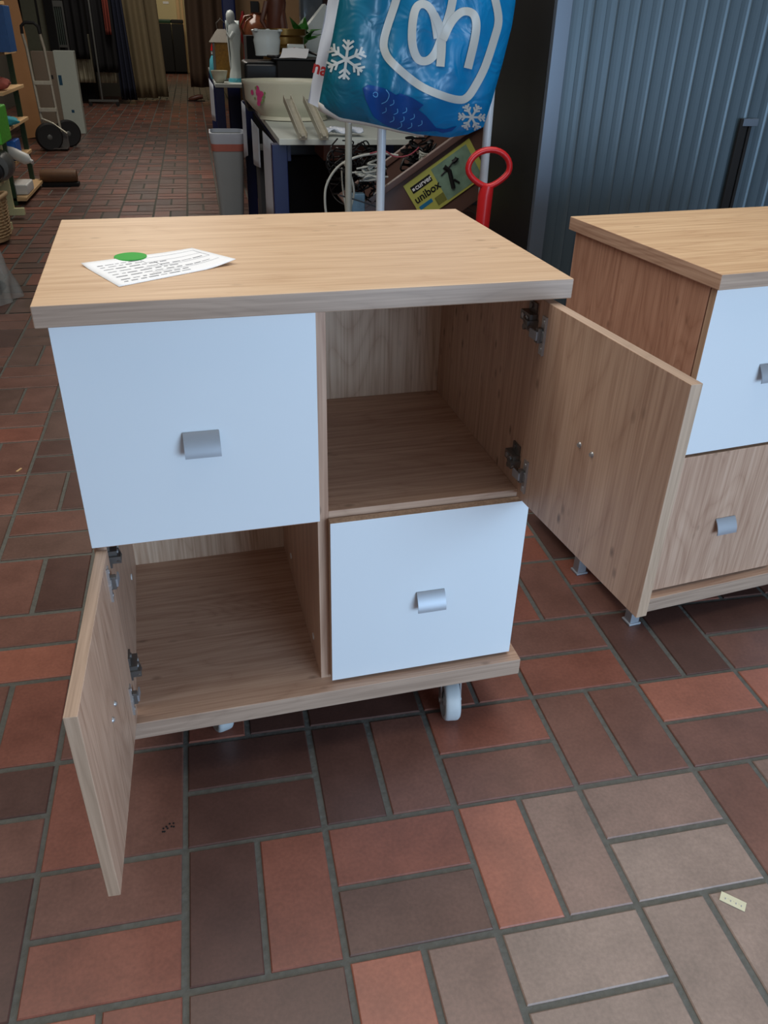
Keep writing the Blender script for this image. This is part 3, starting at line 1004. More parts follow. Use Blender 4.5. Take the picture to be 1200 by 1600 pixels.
cable('cable', 'thick grey-white cable forming a big loop left of the brown crate', [at(x, y, Y=1.93) for x, y in ((622, 243), (590, 240), (555, 246), (527, 262), (510, 290), (508, 320), (512, 345))], .0045, CABW)
cable('cable', 'second grey-white cable looping inside the big cable loop', [at(x, y, Y=1.90) for x, y in ((538, 255), (548, 275), (553, 300), (548, 325), (540, 345))], .004, CABW)
cable('cable', 'thin white cable hanging straight down inside the loop', [at(x, y, Y=1.96) for x, y in ((534, 262), (535, 290), (540, 325), (541, 345))], .003, CABW)
cable('cable', 'pink-red cable crossing the top of the brown crate', [at(x, y, Y=1.92) for x, y in ((578, 240), (600, 236), (618, 245), (640, 242), (655, 230))], .0025, CABR)
cable('cable', 'thin black cable slanting below the cable tangle', [at(x, y, Y=1.88) for x, y in ((530, 305), (555, 312), (585, 322), (600, 330))], .0025, CABK)
r5 = random.Random(21)


def smooth3(P, k=5):
    out = []; n = len(P)
    for i in range(n - 1):
        p0, p1, p2, p3 = P[max(0, i - 1)], P[i], P[i + 1], P[min(n - 1, i + 2)]
        for j in range(k):
            t = j / k
            out.append(.5 * ((2 * p1) + (p2 - p0) * t + (2 * p0 - 5 * p1 + 4 * p2 - p3) * t * t + (3 * p1 - p0 - 3 * p2 + p3) * t ** 3))
    out.append(P[-1])
    return out


tang = MB()
for k in range(34):
    cx, cy = r5.uniform(520, 585), r5.uniform(236, 300)
    pts = []
    a0 = r5.uniform(0, 6)
    for j in range(9):
        a = a0 + j * .7
        pts.append(at(cx + math.cos(a) * r5.uniform(10, 28), cy + math.sin(a) * r5.uniform(8, 26), Y=1.97 + r5.uniform(-.03, .08)))
    c0 = at(545, 280, Y=2.0)
    tang.tube([p - c0 for p in smooth3(pts)], .0022 + .0012 * r5.random(), n=5)
tag(tang.build('cable_tangle', CABK, None, smooth=True, loc=c0), 'tangle of black cables spilling from the brown crate', 'cables', kind='stuff')
tw = MB()
for k in range(12):
    cx, cy = r5.uniform(556, 580), r5.uniform(252, 282)
    pts = [at(cx + r5.uniform(-18, 18) + j * 4, cy + r5.uniform(-6, 6), Y=1.93 + r5.uniform(-.01, .02)) for j in range(5)]
    tw.tube([p - c0 for p in smooth3(pts)], .0035, n=5)
for k in range(9):
    pts = [at(655 + j * 6, 236 + k * 1.4 + 5 * math.sin(j * .8 + k * .3), Y=2.06 + r5.uniform(-.01, .01)) for j in range(6)]
    tw.tube([p - c0 for p in smooth3(pts)], .0028, n=5)
tag(tw.build('cable_tangle', CABW, None, smooth=True, loc=c0), 'bundled white and grey cables lying over the brown crate', 'cables', kind='stuff')
tk = MB()
for k in range(26):
    cx, cy = r5.uniform(640, 690), r5.uniform(225, 270)
    pts = [at(cx + r5.uniform(-18, 18), cy + r5.uniform(-14, 14), Y=2.12 + r5.uniform(-.03, .03)) for j in range(6)]
    tk.tube([p - c0 for p in smooth3(pts)], .004, n=5)
tag(tk.build('cable_tangle', CABK, None, smooth=True, loc=c0), 'black cables heaped inside the brown crate', 'cables', kind='stuff')
fb = at(560, 312, Y=1.93)
o = MB().box(-.025, .025, 0, .04, -.05, .02).build('packet', plain('faded_blue_film', srgb(90, 120, 140), .5, var=.4, scale=50), None, bevel=.004, loc=fb)
tag(o, 'blue and white packet below the cable loop', 'packet')


# ------------------------------------------------------------------ sale tables
def sale_table(loc, L_, Wd, label, legs):
    t = thing('sale_table', label, 'table', loc, 0, None)
    MB().box(0, Wd, 0, L_, .725, .75).build('tabletop', WTOP, t, bevel=.002)
    MB().box(.035, .05, .03, L_ - .03, .66, .725).build('apron', BLUEL, t)
    for x, y in legs:
        MB().box(x, x + .065, y, y + .065, 0, .725).build('leg', BLUEL, t, bevel=.003)
    return t


sale_table((.452, 2.575, 0), 2.3, 1.0, 'white topped table on dark blue legs carrying the rose planter', ((-.03, .02), (-.03, 2.2), (.92, .02), (.92, 2.2)))
sale_table((.285, 6.0, 0), 2.6, 1.0, 'white topped blue legged table with the white statue in front, further down the aisle', ((.0, .02), (.0, 2.5), (.92, .02), (.92, 2.5)))

# sheets of paper taped to the table edges
sheets = [((.440, 3.35), (.455, 2.78), .70, .30, 'long white sheet taped below the edge of the nearer table by its front leg'),
          ((.435, 4.15), (.440, 3.62), .68, .44, 'white sheet hanging between the two blue legs of the nearer table'),
          ((.405, 4.58), (.41, 4.25), .74, .40, 'white sheet hanging behind the grey waste bin'),
          ((.255, 6.9), (.27, 6.05), .74, .42, 'white sheet hanging from the corner of the farther table')]
for (xa, ya), (xb, yb), zt, zb_, lb in sheets:
    o = MB().grid(lambda s, t: (-.012 * math.sin(s * PI) * t + (xb - xa) * s, (yb - ya) * s, (zb_ - zt) * t * (1 - .2 * s)), 6, 6).build('paper_sheet', BAGW, None, smooth='all', solid=.001, loc=(xa, ya, zt))
    tag(o, lb, 'paper')

# waste bin
bx = at(362, 250, Y=4.75)
wbn = thing('waste_bin', 'tall grey waste bin with a white liner and red band beside the blue legs', 'waste bin', (bx.x - .022, 4.75, 0))


def rrect(w_, d_, r_, z, n=5):
    out = []
    for cx, cy, a0 in ((w_ - r_, d_ - r_, 0), (-w_ + r_, d_ - r_, PI / 2), (-w_ + r_, -d_ + r_, PI), (w_ - r_, -d_ + r_, 1.5 * PI)):
        for i in range(n + 1):
            a = a0 + PI / 2 * i / n
            out.append((cx + r_ * math.cos(a), cy + r_ * math.sin(a), z))
    return out


def shell(mb, rings):
    k = len(rings[0]); vs = [p for r in rings for p in r]
    fs = []
    for i in range(len(rings) - 1):
        for j in range(k):
            l = (j + 1) % k
            fs.append((i * k + j, i * k + l, (i + 1) * k + l, (i + 1) * k + j))
    mb.add(vs, fs)


m = MB(); shell(m, [rrect(.075, .10, .03, 0.005), rrect(.105, .14, .04, .53), rrect(.10, .135, .04, .53), rrect(.072, .097, .03, .012)])
m.add(rrect(.075, .10, .03, 0), [tuple(range(24))])
m.build('bin_body', BINM, wbn, smooth=True)
m = MB(); shell(m, [rrect(.106, .141, .04, .485), rrect(.113, .148, .045, .53), rrect(.112, .147, .045, .55), rrect(.104, .139, .04, .552), rrect(.098, .132, .04, .50)])
m.build('liner_collar', BAGW, wbn, smooth=True)
m = MB(); shell(m, [rrect(.1035, .1375, .04, .445), rrect(.1065, .1415, .04, .488)])
m.build('red_band', BINR, wbn, smooth=True)

# things on the near table ------------------------------------------------
pl = thing('planter', 'large cream ceramic planter with painted pink roses on the near table', 'planter', (.60, 3.36, .75))
prof = [(.14, 0), (.17, .004), (.165, .02), (.20, .05), (.235, .09), (.24, .155), (.25, .165), (.25, .175), (.235, .175), (.225, .16), (.22, .10), (.1, .02)]
MB().lathe(prof, n=48, sx=1.0, sy=.72).build('bowl', CREAM, pl, smooth=True)


def petal(mb, cx, cz, r_):
    # flat print following the bowl's wall
    vs = []; n = 10
    for i in range(n):
        a = 2 * PI * i / n
        ux = cx + r_ * math.cos(a); z = cz + r_ * math.sin(a)
        rad = .2385
        th = -PI / 2 + ux / rad
        vs.append(((rad + .002) * math.cos(th), (rad + .002) * .72 * math.sin(th), z))
    mb.add(vs, [tuple(range(n))])


m = MB()
for cx, cz, r_ in ((-.20, .125, .017), (-.195, .100, .016), (-.205, .142, .014), (-.18, .12, .014), (-.245, .125, .012), (-.20, .08, .012)): petal(m, cx, cz, r_)
m.build('rose_print', ROSE, pl)
m = MB()
for cx, cz, r_ in ((-.165, .11, .008), (-.17, .095, .007), (-.215, .145, .007), (-.18, .085, .006), (-.16, .125, .006), (-.225, .10, .006)): petal(m, cx, cz, r_)
m.build('leaf_print', LEAFP, pl)


def boxthing(name, label, cat, px0, px1, py0, py1, Y, depth, mat, zbot=None, bevel=.004, rz=0):
    a = at(px0, py1, Y=Y); b = at(px1, py0, Y=Y)
    z0 = a.z if zbot is None else zbot
    o = MB().box(-(b.x - a.x) / 2, (b.x - a.x) / 2, 0, depth, 0, b.z - z0).build(name, mat, None, bevel=bevel, loc=((a.x + b.x) / 2, Y, z0), rz=rz)
    return tag(o, label, cat)


pr = thing('printer', 'black glossy printer with matt front box standing behind the rose planter', 'printer', (.59, 3.78, .7505))
MB().box(-.20, .05, -.03, .34, .02, .235).build('glossy_body', BLACK, pr, bevel=.02)
MB().box(-.03, .205, -.08, .30, .06, .25).build('front_box', BLACKM, pr, bevel=.004)
MB().box(-.045, .22, -.09, .31, .25, .254).build('lid', GRAPH, pr, bevel=.001)
MB().box(-.19, .2, 0, .3, 0, .03).build('foot_plate', BLACKM, pr)
q = MB().grid(lambda s, t: (.14 * s - .03 + t * .02, .14 * t, .002 + .04 * t * t + .003 * math.sin(3 * s) ** 2), 5, 5).build('paper_sheet', PAPER, None, solid=.001, loc=(.60, 3.70, 1.006), rz=-.1)
tag(q, 'white sheet of paper lying on the black printer', 'paper')
cable('cable', 'black power cable coiled on top of the printer', [Vector(p) for p in ((.52, 3.80, 1.012), (.56, 3.74, 1.012), (.585, 3.84, 1.013), (.62, 3.90, 1.02), (.70, 3.90, 1.045), (.76, 3.88, 1.03), (.81, 3.80, 1.013))], .007, CABK)
# white rococo vase
vs_ = at(418, 85, Y=4.0)
vase = thing('vase', 'white scalloped porcelain vase on the black printer', 'vase', (vs_.x, 4.0, 1.0055))
MB().lathe([(.060, 0), (.066, .003), (.066, .02), (.070, .05), (.074, .075), (.070, .09), (.080, .115), (.085, .122), (.080, .125), (.060, .10), (.05, .02)], n=40, sy=.6).build('body', PORC, vase, smooth=True)
m = MB()
for i in range(3):
    m.lathe([(.002, -.006), (.012, -.004), (.014, 0), (.012, .006), (.002, .008)], (-.06 + i * .065, -.035, .122), n=12)
m.build('scallop_trim', PORC, vase, smooth=True)
# jug
j = at(402, 45, Y=6.6)
jug = thing('jug', 'round shouldered brown glazed jug behind the white vase', 'jug', (j.x, 6.6, .7505))
MB().lathe([(.06, 0), (.085, .02), (.10, .12), (.10, .24), (.115, .30), (.118, .36), (.095, .42), (.05, .45), (.04, .47), (.045, .48), (.035, .48)], n=32).build('body', BROWNG, jug, smooth=True)
MB().tube([(-.04, -.04, .46), (-.10, -.05, .45), (-.14, -.05, .38), (-.11, -.03, .31)], .010, n=8).build('jug_handle', BROWNG, jug, smooth=True)
# red bottle
j = at(381, 50, Y=6.75)
rb = thing('candle_holder', 'slender dark red glass candle holder left of the brown jug', 'candle holder', (j.x, 6.75, .7505))
MB().lathe([(.05, 0), (.05, .01), (.012, .03), (.010, .10), (.022, .13), (.010, .16), (.012, .25), (.026, .27), (.03, .36), (.03, .42), (.02, .45), (.012, .47), (.010, .49)], n=24).build('stem', REDG, rb, smooth=True)
# wooden figure
j = at(438, 20, Y=4.4)
wf = thing('figurine', 'tall carved brown wooden figure behind the vase and brass pot', 'figurine', (j.x, 4.74, .7505))
m = MB()
m.tube([(-.01, 0, .0), (-.015, 0, .12), (-.01, 0, .28), (.0, 0, .42), (.01, 0, .52), (0, 0, .60), (0, 0, .65)], [.06, .05, .045, .055, .06, .05, .02], n=14)
m.tube([(.02, -.02, .0), (.04, -.03, .2), (.045, -.03, .38), (.03, -.01, .5)], [.03, .032, .03, .03], n=10)
m.lathe([(.005, .62), (.03, .64), (.036, .68), (.032, .72), (.01, .745)], n=14)
m.build('body', BROWNW, wf, smooth=True)
MB().tube([(-.05, -.01, .52), (-.085, -.03, .42), (-.05, -.07, .36)], [.018, .015, .012], n=8).build('arm', BROWNW, wf, smooth=True)
# brass pot
j = at(446, 55, Y=4.15)
bp_ = thing('brass_pot', 'wide brass pot with raised bands behind the planter', 'pot', (j.x, 4.28, .7505))
MB().lathe([(.08, 0), (.11, .05), (.125, .20), (.115, .27), (.13, .285), (.13, .30), (.118, .31), (.118, .345), (.132, .355), (.132, .385), (.12, .385), (.11, .32), (.1, .1)], n=32).build('body', BRASS, bp_, smooth=True)
# ceramic with flower
j = at(462, 75, Y=3.95)
cm_ = thing('mug', 'small white ceramic cup painted with a red flower lying on the printer', 'cup', (j.x, 3.96, 1.0355))
MB().lathe([(.028, -.045), (.031, -.04), (.031, .045), (.028, .045), (.026, -.035)], n=20, axis='x').build('body', PORC, cm_, smooth=True)
MB().cyl((-.01, -.0312, 0), (-.01, -.0325, 0), .016, n=10).build('flower_print', REDT, cm_)
# green leafy plant
j = at(482, 55, Y=4.0)
gp = thing('artificial_plant', 'bright green artificial leaves behind the printer', 'plant', (j.x + .02, 4.48, .7505))
MB().lathe([(.04, 0), (.06, .14), (.065, .20), (.055, .2)], n=16).build('pot', PORC, gp, smooth=True)
m = MB(); r6 = random.Random(5)
for k in range(16):
    a = r6.uniform(0, 6.28); l = r6.uniform(.10, .15); z0 = r6.uniform(.29, .37)
    d = Vector((math.cos(a), math.sin(a) * .8, r6.uniform(.1, .9))).normalized(); sd = d.cross(Vector((0, 0, 1))).normalized() * .034
    p = Vector((0, 0, z0))
    m.add([p, p + d * l * .4 + sd, p + d * l, p + d * l * .4 - sd, p + d * l * .45 + Vector((0, 0, .012))], [(0, 1, 4), (1, 2, 4), (2, 3, 4), (3, 0, 4)])
    m.add([(0, 0, z0 - .1), (.004, 0, z0 - .1), p], [(0, 1, 2)])
m.build('leaves', PLANT, gp)
# white house shaped lantern
j = at(485, 38, Y=4.6)
hs = thing('decorative_house', 'white house shaped ornament with a pitched roof behind the green leaves', 'ornament', (j.x + .08, 4.66, .7505))
MB().box(-.10, .12, 0, .12, 0, .36).build('walls', PORC, hs, bevel=.002)
MB().prism([(-.13, -.01, .36), (.14, -.01, .36), (.02, -.01, .52)], (0, .14, 0)).build('roof', PORC, hs)
# glassware boxes behind
boxthing('glass_jar', 'tall clear storage jar standing behind the white house ornament', 'jar', 470, 505, -30, 20, 5.0, .12, plain('smoky_glass', srgb(120, 130, 140), .1, trans=.5), zbot=.7505, bevel=.02)
# metal rails lying over the table edge
for k, (px0, px1, lb) in enumerate(((455, 482, 'white metal drawer runner hanging over the near table edge left of the other'), (488, 512, 'white metal drawer runner hanging over the table edge next to the blue bag'))):
    a = at(px0 + 8, 176, Y=2.75); b = at(px0 + 18, 217, Y=2.54)
    o = MB().box(-.016, .016, -.02, .38, .0, .012).box(-.018, -.015, -.02, .38, 0, .030).box(.015, .018, -.02, .38, 0, .030).box(-.008, .008, -.022, .0, .012, .020)
    o = o.build('drawer_runner', STEELP, None, bevel=.001, loc=(b.x, 2.553, .7545), rz=.12)
    tag(o, lb, 'rail')
    o.rotation_euler = (.29, 0, .06)
m = MB()
m.grid(lambda s, t: ((s - .5) * .16, .04 * math.sin(s * 9) * .2 + t * .09, .012 + .018 * math.sin(s * 7 + t * 3) ** 2), 14, 6)
o = m.build('cloth_roll', BAGW, None, smooth='all', solid=.006, loc=(.74, 2.62, .7535)); tag(o, 'rolled white cloth on the table under the blue bag', 'cloth')

# under the near table
boxthing('storage_box', 'dark grey box with lighter label on the floor under the near table', 'box', 410, 424, 235, 345, 3.9, .3, plain('dull_grey', srgb(70, 72, 76), .7), zbot=.0)
o = boxthing('black_case', 'black case standing on the floor under the near table', 'case', 440, 540, 245, 420, 3.3, .5, BLACKM, zbot=.0)
boxthing('appliance', 'dark appliance with a small lit knob on the black case under the table', 'appliance', 452, 520, 225, 243, 3.35, .3, plain('dark_grey_metal', srgb(44, 46, 50), .35), zbot=None)
boxthing('drawer_box', 'orange-brown wooden drawer box under the near table top by the rail', 'box', 505, 575, 218, 234, 2.75, .3, plain('orange_brown_wood', srgb(120, 66, 34), .5), zbot=.64)

# things on the far table --------------------------------------------------
j = at(369.5, 122, Y=6.25)
st = thing('statue', 'tall white praying statue with pale blue base on the far table', 'statue', (j.x, 6.25, .7505))
MB().lathe([(.062, 0), (.064, .012), (.058, .028), (.02, .028)], n=24).build('base', TURQ, st, smooth=True)
m = MB()
m.tube([(0, 0, .026), (0, 0, .05), (0, 0, .10), (.002, 0, .20), (.004, 0, .28), (.004, 0, .34), (-.002, 0, .385), (-.010, 0, .41)], [.055, .052, .040, .038, .045, .052, .044, .022], n=18)
m.lathe([(.004, -.045), (.024, -.04), (.034, -.01), (.033, .02), (.022, .042), (.004, .05)], (-.018, -.002, .440), n=18)
m.build('body', PORC, st, smooth=True)
MB().tube([(.0, -.045, .34), (-.035, -.055, .30), (-.055, -.045, .335)], [.018, .015, .010], n=10).build('hands', PORC, st, smooth=True)
m = MB(); m.grid(lambda s, t: (.050 * math.cos(-PI * .1 + s * PI * 1.2) * (1 - .3 * t) - .006 + .002 * math.sin(s * 40), .045 * math.sin(-PI * .1 + s * PI * 1.2), .42 - t * .34), 24, 10)
m.build('cloak', PORC, st, smooth='all', solid=.004)
j = at(350, 120, Y=6.35)
ln = thing('lantern', 'grey metal lantern with amber glass beside the white statue', 'lantern', (j.x + .005, 6.42, .7505))
MB().box(-.08, .08, -.08, .08, 0, .02).build('base', BRASS if False else DARKSTEEL, ln, bevel=.003)
for x in (-.07, .07):
    for y in (-.07, .07): MB().box(x - .008, x + .008, y - .008, y + .008, .02, .27).build('corner_post', DARKSTEEL, ln)
MB().box(-.062, .062, -.066, .066, .02, .27).build('glass', AMBER, ln)
MB().add([(-.10, -.10, .27), (.10, -.10, .27), (.10, .10, .27), (-.10, .10, .27), (-.03, -.03, .36), (.03, -.03, .36), (.03, .03, .36), (-.03, .03, .36)], [(3, 2, 1, 0), (0, 1, 5, 4), (1, 2, 6, 5), (2, 3, 7, 6), (3, 0, 4, 7), (4, 5, 6, 7)]).build('roof', plain('lantern_roof_metal', srgb(120, 114, 104), .5), ln)
MB().tube([(-.03, 0, .36), (-.035, 0, .40), (0, 0, .43), (.035, 0, .40), (.03, 0, .36)], .004, n=8).build('carry_ring', DARKSTEEL, ln, smooth=True)
j = at(330, 108, Y=6.1)
gn = thing('flower_pot', 'small cream bowl at the corner of the far table', 'bowl', (.325, 6.12, .7505))
MB().lathe([(.03, 0), (.05, .03), (.062, .07), (.064, .085), (.055, .085), (.04, .03)], n=20).build('bowl', CREAM, gn, smooth=True)
gm = thing('garden_gnome', 'small figure with red cap and blue coat behind the cream bowl', 'figurine', (.315, 6.62, .7505))
MB().lathe([(.045, 0), (.055, .05), (.045, .14), (.03, .17), (.005, .175)], n=16).build('body', TURQ, gm, smooth=True)
MB().lathe([(.01, .165), (.03, .18), (.03, .21), (.01, .225)], n=14).build('head', PORC, gm, smooth=True)
MB().lathe([(.033, .205), (.025, .24), (.012, .275), (.002, .29)], n=14).build('cap', REDP, gm, smooth=True)

# furniture and panels behind the tables -------------------------------------
boxthing('wardrobe', 'tan wooden wardrobe behind the far table', 'wardrobe', 357, 470, -300, 60, 9.2, .55, TAN, zbot=0.0)
boxthing('wardrobe', 'dark brown wardrobe right of the tan one beyond the tables', 'wardrobe', 474, 600, -300, 60, 9.9, .55, BROWNW, zbot=0.0)
boxthing('folded_parasol', 'blue and white upright cloth bundle beside the brown curtain', 'cloth bundle', 350, 355, -200, 60, 8.8, .1, BLUEL, zbot=0.0, bevel=.02)
o = boxthing('picture', 'small dark framed picture on the tan wardrobe', 'picture', 392, 404, 2, 20, 9.16, .03, BLACK)
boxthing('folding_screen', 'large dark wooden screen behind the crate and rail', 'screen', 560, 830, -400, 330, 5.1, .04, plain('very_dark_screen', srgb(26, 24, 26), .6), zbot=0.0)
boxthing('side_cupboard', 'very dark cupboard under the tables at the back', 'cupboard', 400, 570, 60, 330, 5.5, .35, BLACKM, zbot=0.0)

# ------------------------------------------------------------------ left side: shelving unit, goods
su = thing('shelf_unit', 'dark green steel shelving with pale wood shelves along the left wall', 'shelf', (-1.60, 5.35, 0))
for y in (0, .80):
    for x in (.0, .38):
        MB().box(x, x + .035, y, y + .03, 0, 1.7).build('upright', GREENM, su)
for z, xr in ((.05, .55), (.27, .50), (.50, .52), (.72, .53), (.95, .52), (1.25, .50)):
    MB().box(-.05, xr - .07, .0, .83, z - .022, z).build('shelf', PALEW, su, bevel=.002)


def lump(name, label, cat, c, r, mat, sz=(1, 1, 1), seed=0, parent=None):
    m = MB(); rr = random.Random(seed)
    ph = [rr.uniform(0, 6) for _ in range(6)]

    def f(s, t):
        a = 2 * PI * s; b = PI * t
        k = 1 + .16 * math.sin(3 * a + ph[0]) * math.sin(b) + .12 * math.sin(5 * a + 4 * b + ph[1]) * math.sin(b) + .08 * math.sin(9 * a - 5 * b + ph[2]) * math.sin(b)
        return (r * sz[0] * k * math.sin(b) * math.cos(a), r * sz[1] * k * math.sin(b) * math.sin(a), r * sz[2] * (1 + math.cos(b) * -1) * .5 * 2 * (.9 + .1 * k))
    m.grid(f, 26, 14)
    o = m.build(name, mat, parent, smooth='all', loc=c)
    if cat: tag(o, label, cat)
    return o


# goods on the shelves
o = MB().box(0, .15, 0, .24, 0, .27).build('appliance_box', BLUEP, None, bevel=.003, loc=(-1.215, 5.5, 0.9505)); tag(o, 'blue printed appliance box standing on the top visible shelf', 'box')
o = MB().box(0, .05, 0, .2, 0, .22).build('appliance_box', plain('grey_blue_card', srgb(110, 130, 140), .5), None, bevel=.003, loc=(-1.34, 5.46, 0.9505)); tag(o, 'narrow grey-blue box left of the blue appliance box', 'box')
lump('folded_cloth', 'salmon coloured cloth on the second shelf', 'cloth', (-1.20, 5.55, 0.7205), .07, PINKC, (1, 1.2, .6), 1)
lump('folded_cloth', 'white plastic wrapped bundle on the second shelf by the salmon cloth', 'bundle', (-1.36, 5.43, 0.7205), .06, BAGW, (1, 1, .9), 2)
lump('folded_cloth', 'turquoise cloth on the third shelf', 'cloth', (-1.19, 5.5, 0.5005), .065, CYANC, (1.2, 1.2, .5), 3)
o = MB().box(0, .05, 0, .12, 0, .13).build('carton', BLUEP, None, bevel=.002, loc=(-1.36, 5.39, 0.5005)); tag(o, 'small blue carton left of the turquoise cloth', 'box')
o = MB().box(0, .10, 0, .2, 0, .13).build('storage_tub', BLUEB, None, bevel=.01, loc=(-1.26, 5.53, 0.2705)); tag(o, 'bright blue plastic tub on the low shelf', 'tub')
bt = thing('bottle', 'white plastic bottle lying beside the blue tub, sticking out of the shelf', 'bottle', (-1.13, 5.462, 0.3105))
MB().lathe([(.01, -.11), (.03, -.10), (.038, -.06), (.038, .05), (.02, .075), (.014, .08), (.014, .10)], n=18, axis='x').build('body', PLASTW, bt, smooth=True)
bt.rotation_euler = (0, .35, -.4)
bt2 = thing('bottle', 'white squat bottle standing in front of the blue tub', 'bottle', (-1.29, 5.395, 0.2705))
MB().lathe([(.03, 0), (.036, .01), (.036, .09), (.018, .115), (.014, .14), (.01, .14)], n=18).build('body', PLASTW, bt2, smooth=True)
o = MB().box(0, .17, 0, .26, 0, .07).build('white_scale', PLASTW, None, bevel=.01, loc=(-1.29, 5.46, 0.0505)); tag(o, 'white household scale on the bottom shelf', 'scale')

# cream shelf nearer
cs = thing('shelf_rack', 'small cream wooden rack with low feet at the left picture edge', 'shelf', (-1.56, 4.45, 0))
MB().box(.02, .44, .44, .46, .06, .78).build('end_panel', CREAMW, cs, bevel=.002)
MB().box(.02, .44, -.02, .0, .06, .30).build('end_panel', CREAMW, cs, bevel=.002)
for z in (.26, .475):
    MB().box(.0, .46, .0, .44, z, z + .02).build('shelf', CREAMW, cs, bevel=.002)
for y in (-.03, .43):
    MB().box(-.02, .50, y, y + .04, .02, .065).build('foot', CREAMW, cs, bevel=.004)
o = MB().box(0, .10, 0, .3, 0, .2).build('packet', LIME, None, bevel=.01, loc=(-1.13, 4.5, .4955)); tag(o, 'bright lime green packet on the cream rack', 'packet')
o = lump('tub', 'purple plastic tub above the lime green packet', 'tub', (-1.16, 4.66, .696), .09, PURP, (1, 1, 1), 5)
kt = thing('kettle', 'round grey appliance with yellow and black front on the lower shelf of the cream rack', 'appliance', (-1.10, 4.6, .3705))
MB().lathe([(.02, -.09), (.07, -.08), (.088, -.04), (.088, .05), (.06, .08)], n=28, axis='y').build('drum', DISC, kt, smooth=True)
MB().lathe([(.02, -.115), (.05, -.11), (.055, -.085), (.055, -.07)], (-.01, 0, -.02), n=22, axis='y').build('front_knob', BLACK, kt, smooth=True)
MB().cyl((.0, -.12, .015), (.0, -.10, .015), .022, n=16).build('yellow_button', YELL, kt)
bk = thing('basket', 'wicker basket hanging off the cream rack', 'basket', (-1.16, 4.20, .02))
m = MB(); nb = 40
for k in range(12):
    z = .03 + k * .017
    m.tube([((.13 + .04 * z + .004 * (-1) ** (i + k)) * math.cos(2 * PI * i / nb), (.17 + .04 * z + .004 * (-1) ** (i + k)) * math.sin(2 * PI * i / nb), z) for i in range(nb)], .0065, n=5, closed=True)
m.tube([(.148 * math.cos(2 * PI * i / nb), .188 * math.sin(2 * PI * i / nb), .235 + .015 * math.cos(4 * PI * i / nb)) for i in range(nb)], .013, n=6, closed=True)
m.build('weave', WICK, bk, smooth='all')
MB().lathe([(.01, 0), (.125, 0), (.13, .02), (.01, .02)], n=24, sy=1.3).build('basket_bottom', WICK, bk)

# clear film bag on the floor, left edge
cb = thing('clear_bag', 'crumpled clear plastic bag with a dark round item on the floor at the left edge', 'bag', (-.92, 3.0, 0))
m = MB(); ph = 1.3


def cbf(s, t):
    a = 2 * PI * s
    r_ = (.13 - .075 * t) * (1 + .12 * math.sin(5 * a + 3 * t) + .08 * math.sin(9 * a - 6 * t))
    return (r_ * math.cos(a), r_ * math.sin(a), .002 + .33 * t)


m.grid(cbf, 48, 14, True)
m.build('film', WASTE, cb, smooth='all')
lump('dark_item', None, None, (0, 0, .003), .055, BLACK, (1.2, 1, 1), 4, parent=cb)

# ------------------------------------------------------------------ hand truck, boards, log
ht = thing('hand_truck', 'pale steel hand truck with two black wheels leaning in front of a long carton', 'hand truck', (-1.28, 8.35, 0))
top = 1.08
for x in (-.13, .03):
    MB().tube([(x, .05, .16), (x - .01, .04, .5), (x - .02, .02, .9), (x - .03, -.02, top - .06)], .014, n=10).build('upright', STEELP, ht, smooth=True)
MB().tube([(-.16, -.02, top - .06), (-.155, -.03, top), (-.12, -.035, top + .03), (-.04, -.035, top + .03), (-.005, -.03, top), (0, -.02, top - .06)], .015, n=10).build('grip_bow', BLACKM, ht, smooth=True)
for z in (.36, .60):
    MB().box(-.14, .03, .02, .04, z - .018, z + .018).build('cross_bar', STEELP, ht, bevel=.003)
MB().box(-.16, .10, .0, .02, .02, .16).box(-.16, .10, -.16, .0, .02, .028).build('toe_plate', DARKSTEEL, ht)
MB().tube([(-.13, .02, .28), (-.02, -.02, .24), (.10, -.03, .15)], .010, n=8).build('axle_brace', STEELP, ht, smooth=True)
for (x, y) in ((-.06, -.14), (.08, .17)):
    w_ = MB().lathe([(.085, -.026), (.115, -.028), (.13, -.014), (.13, .014), (.115, .028), (.085, .026)], n=32, axis='y').build('tyre', RUBBER, ht, smooth=True, loc=(x, y, .13), rz=.35)
    MB().lathe([(.004, -.03), (.02, -.03), (.03, -.02), (.075, -.012), (.09, -.02), (.09, .02), (.03, .02), (.004, .03)], n=28, axis='y').build('wheel_disc', DISC, w_, smooth=True)

lc = thing('long_carton', 'tall white and brown carton standing behind the hand truck', 'carton', (-1.48, 9.7, 0))
MB().box(-.14, .10, .01, .14, 0, .83).build('brown_side', BOXB, lc, bevel=.003)
MB().box(.10, .32, .0, .14, 0, .84).build('white_side', BOXG, lc, bevel=.003)
MB().box(.115, .150, -.002, .002, .50, .60).box(.20, .23, -.002, .002, .22, .25).build('blue_print', plain('petrol_print', srgb(30, 80, 110), .5), lc)
MB().box(.02, .06, .008, .012, .56, .60).build('dark_print', LABK, lc)

hb = at(45, 100, Y=9.2)
tb = thing('wooden_board', 'tall orange-brown board with angled corners leaning left of the hand truck', 'board', (-1.60, 9.2, 0))
pts = [(-.14, 0, 0), (-.02, 0, .02), (.06, 0, .14), (.03, 0, .62), (.05, 0, .95), (.02, 0, 1.35), (-.10, 0, 1.75), (-.22, 0, 1.75), (-.18, 0, .8)]
MB().prism(pts, (0, .03, 0)).build('panel', TANL, tb, bevel=.003)
lg = thing('wooden_block', 'brown rounded wooden block lying on the floor by the shelving', 'wood block', (-.99, 6.15, 0))
m = MB(); m.lathe([(.02, -.15), (.045, -.145), (.052, -.10), (.05, .10), (.045, .13), (.02, .135)], (0, 0, .075), n=18, axis='x')
m.build('log', LOGM, lg, smooth=True)
MB().box(-.14, .14, -.05, .05, 0, .03).build('base', BLACKM, lg, bevel=.005)

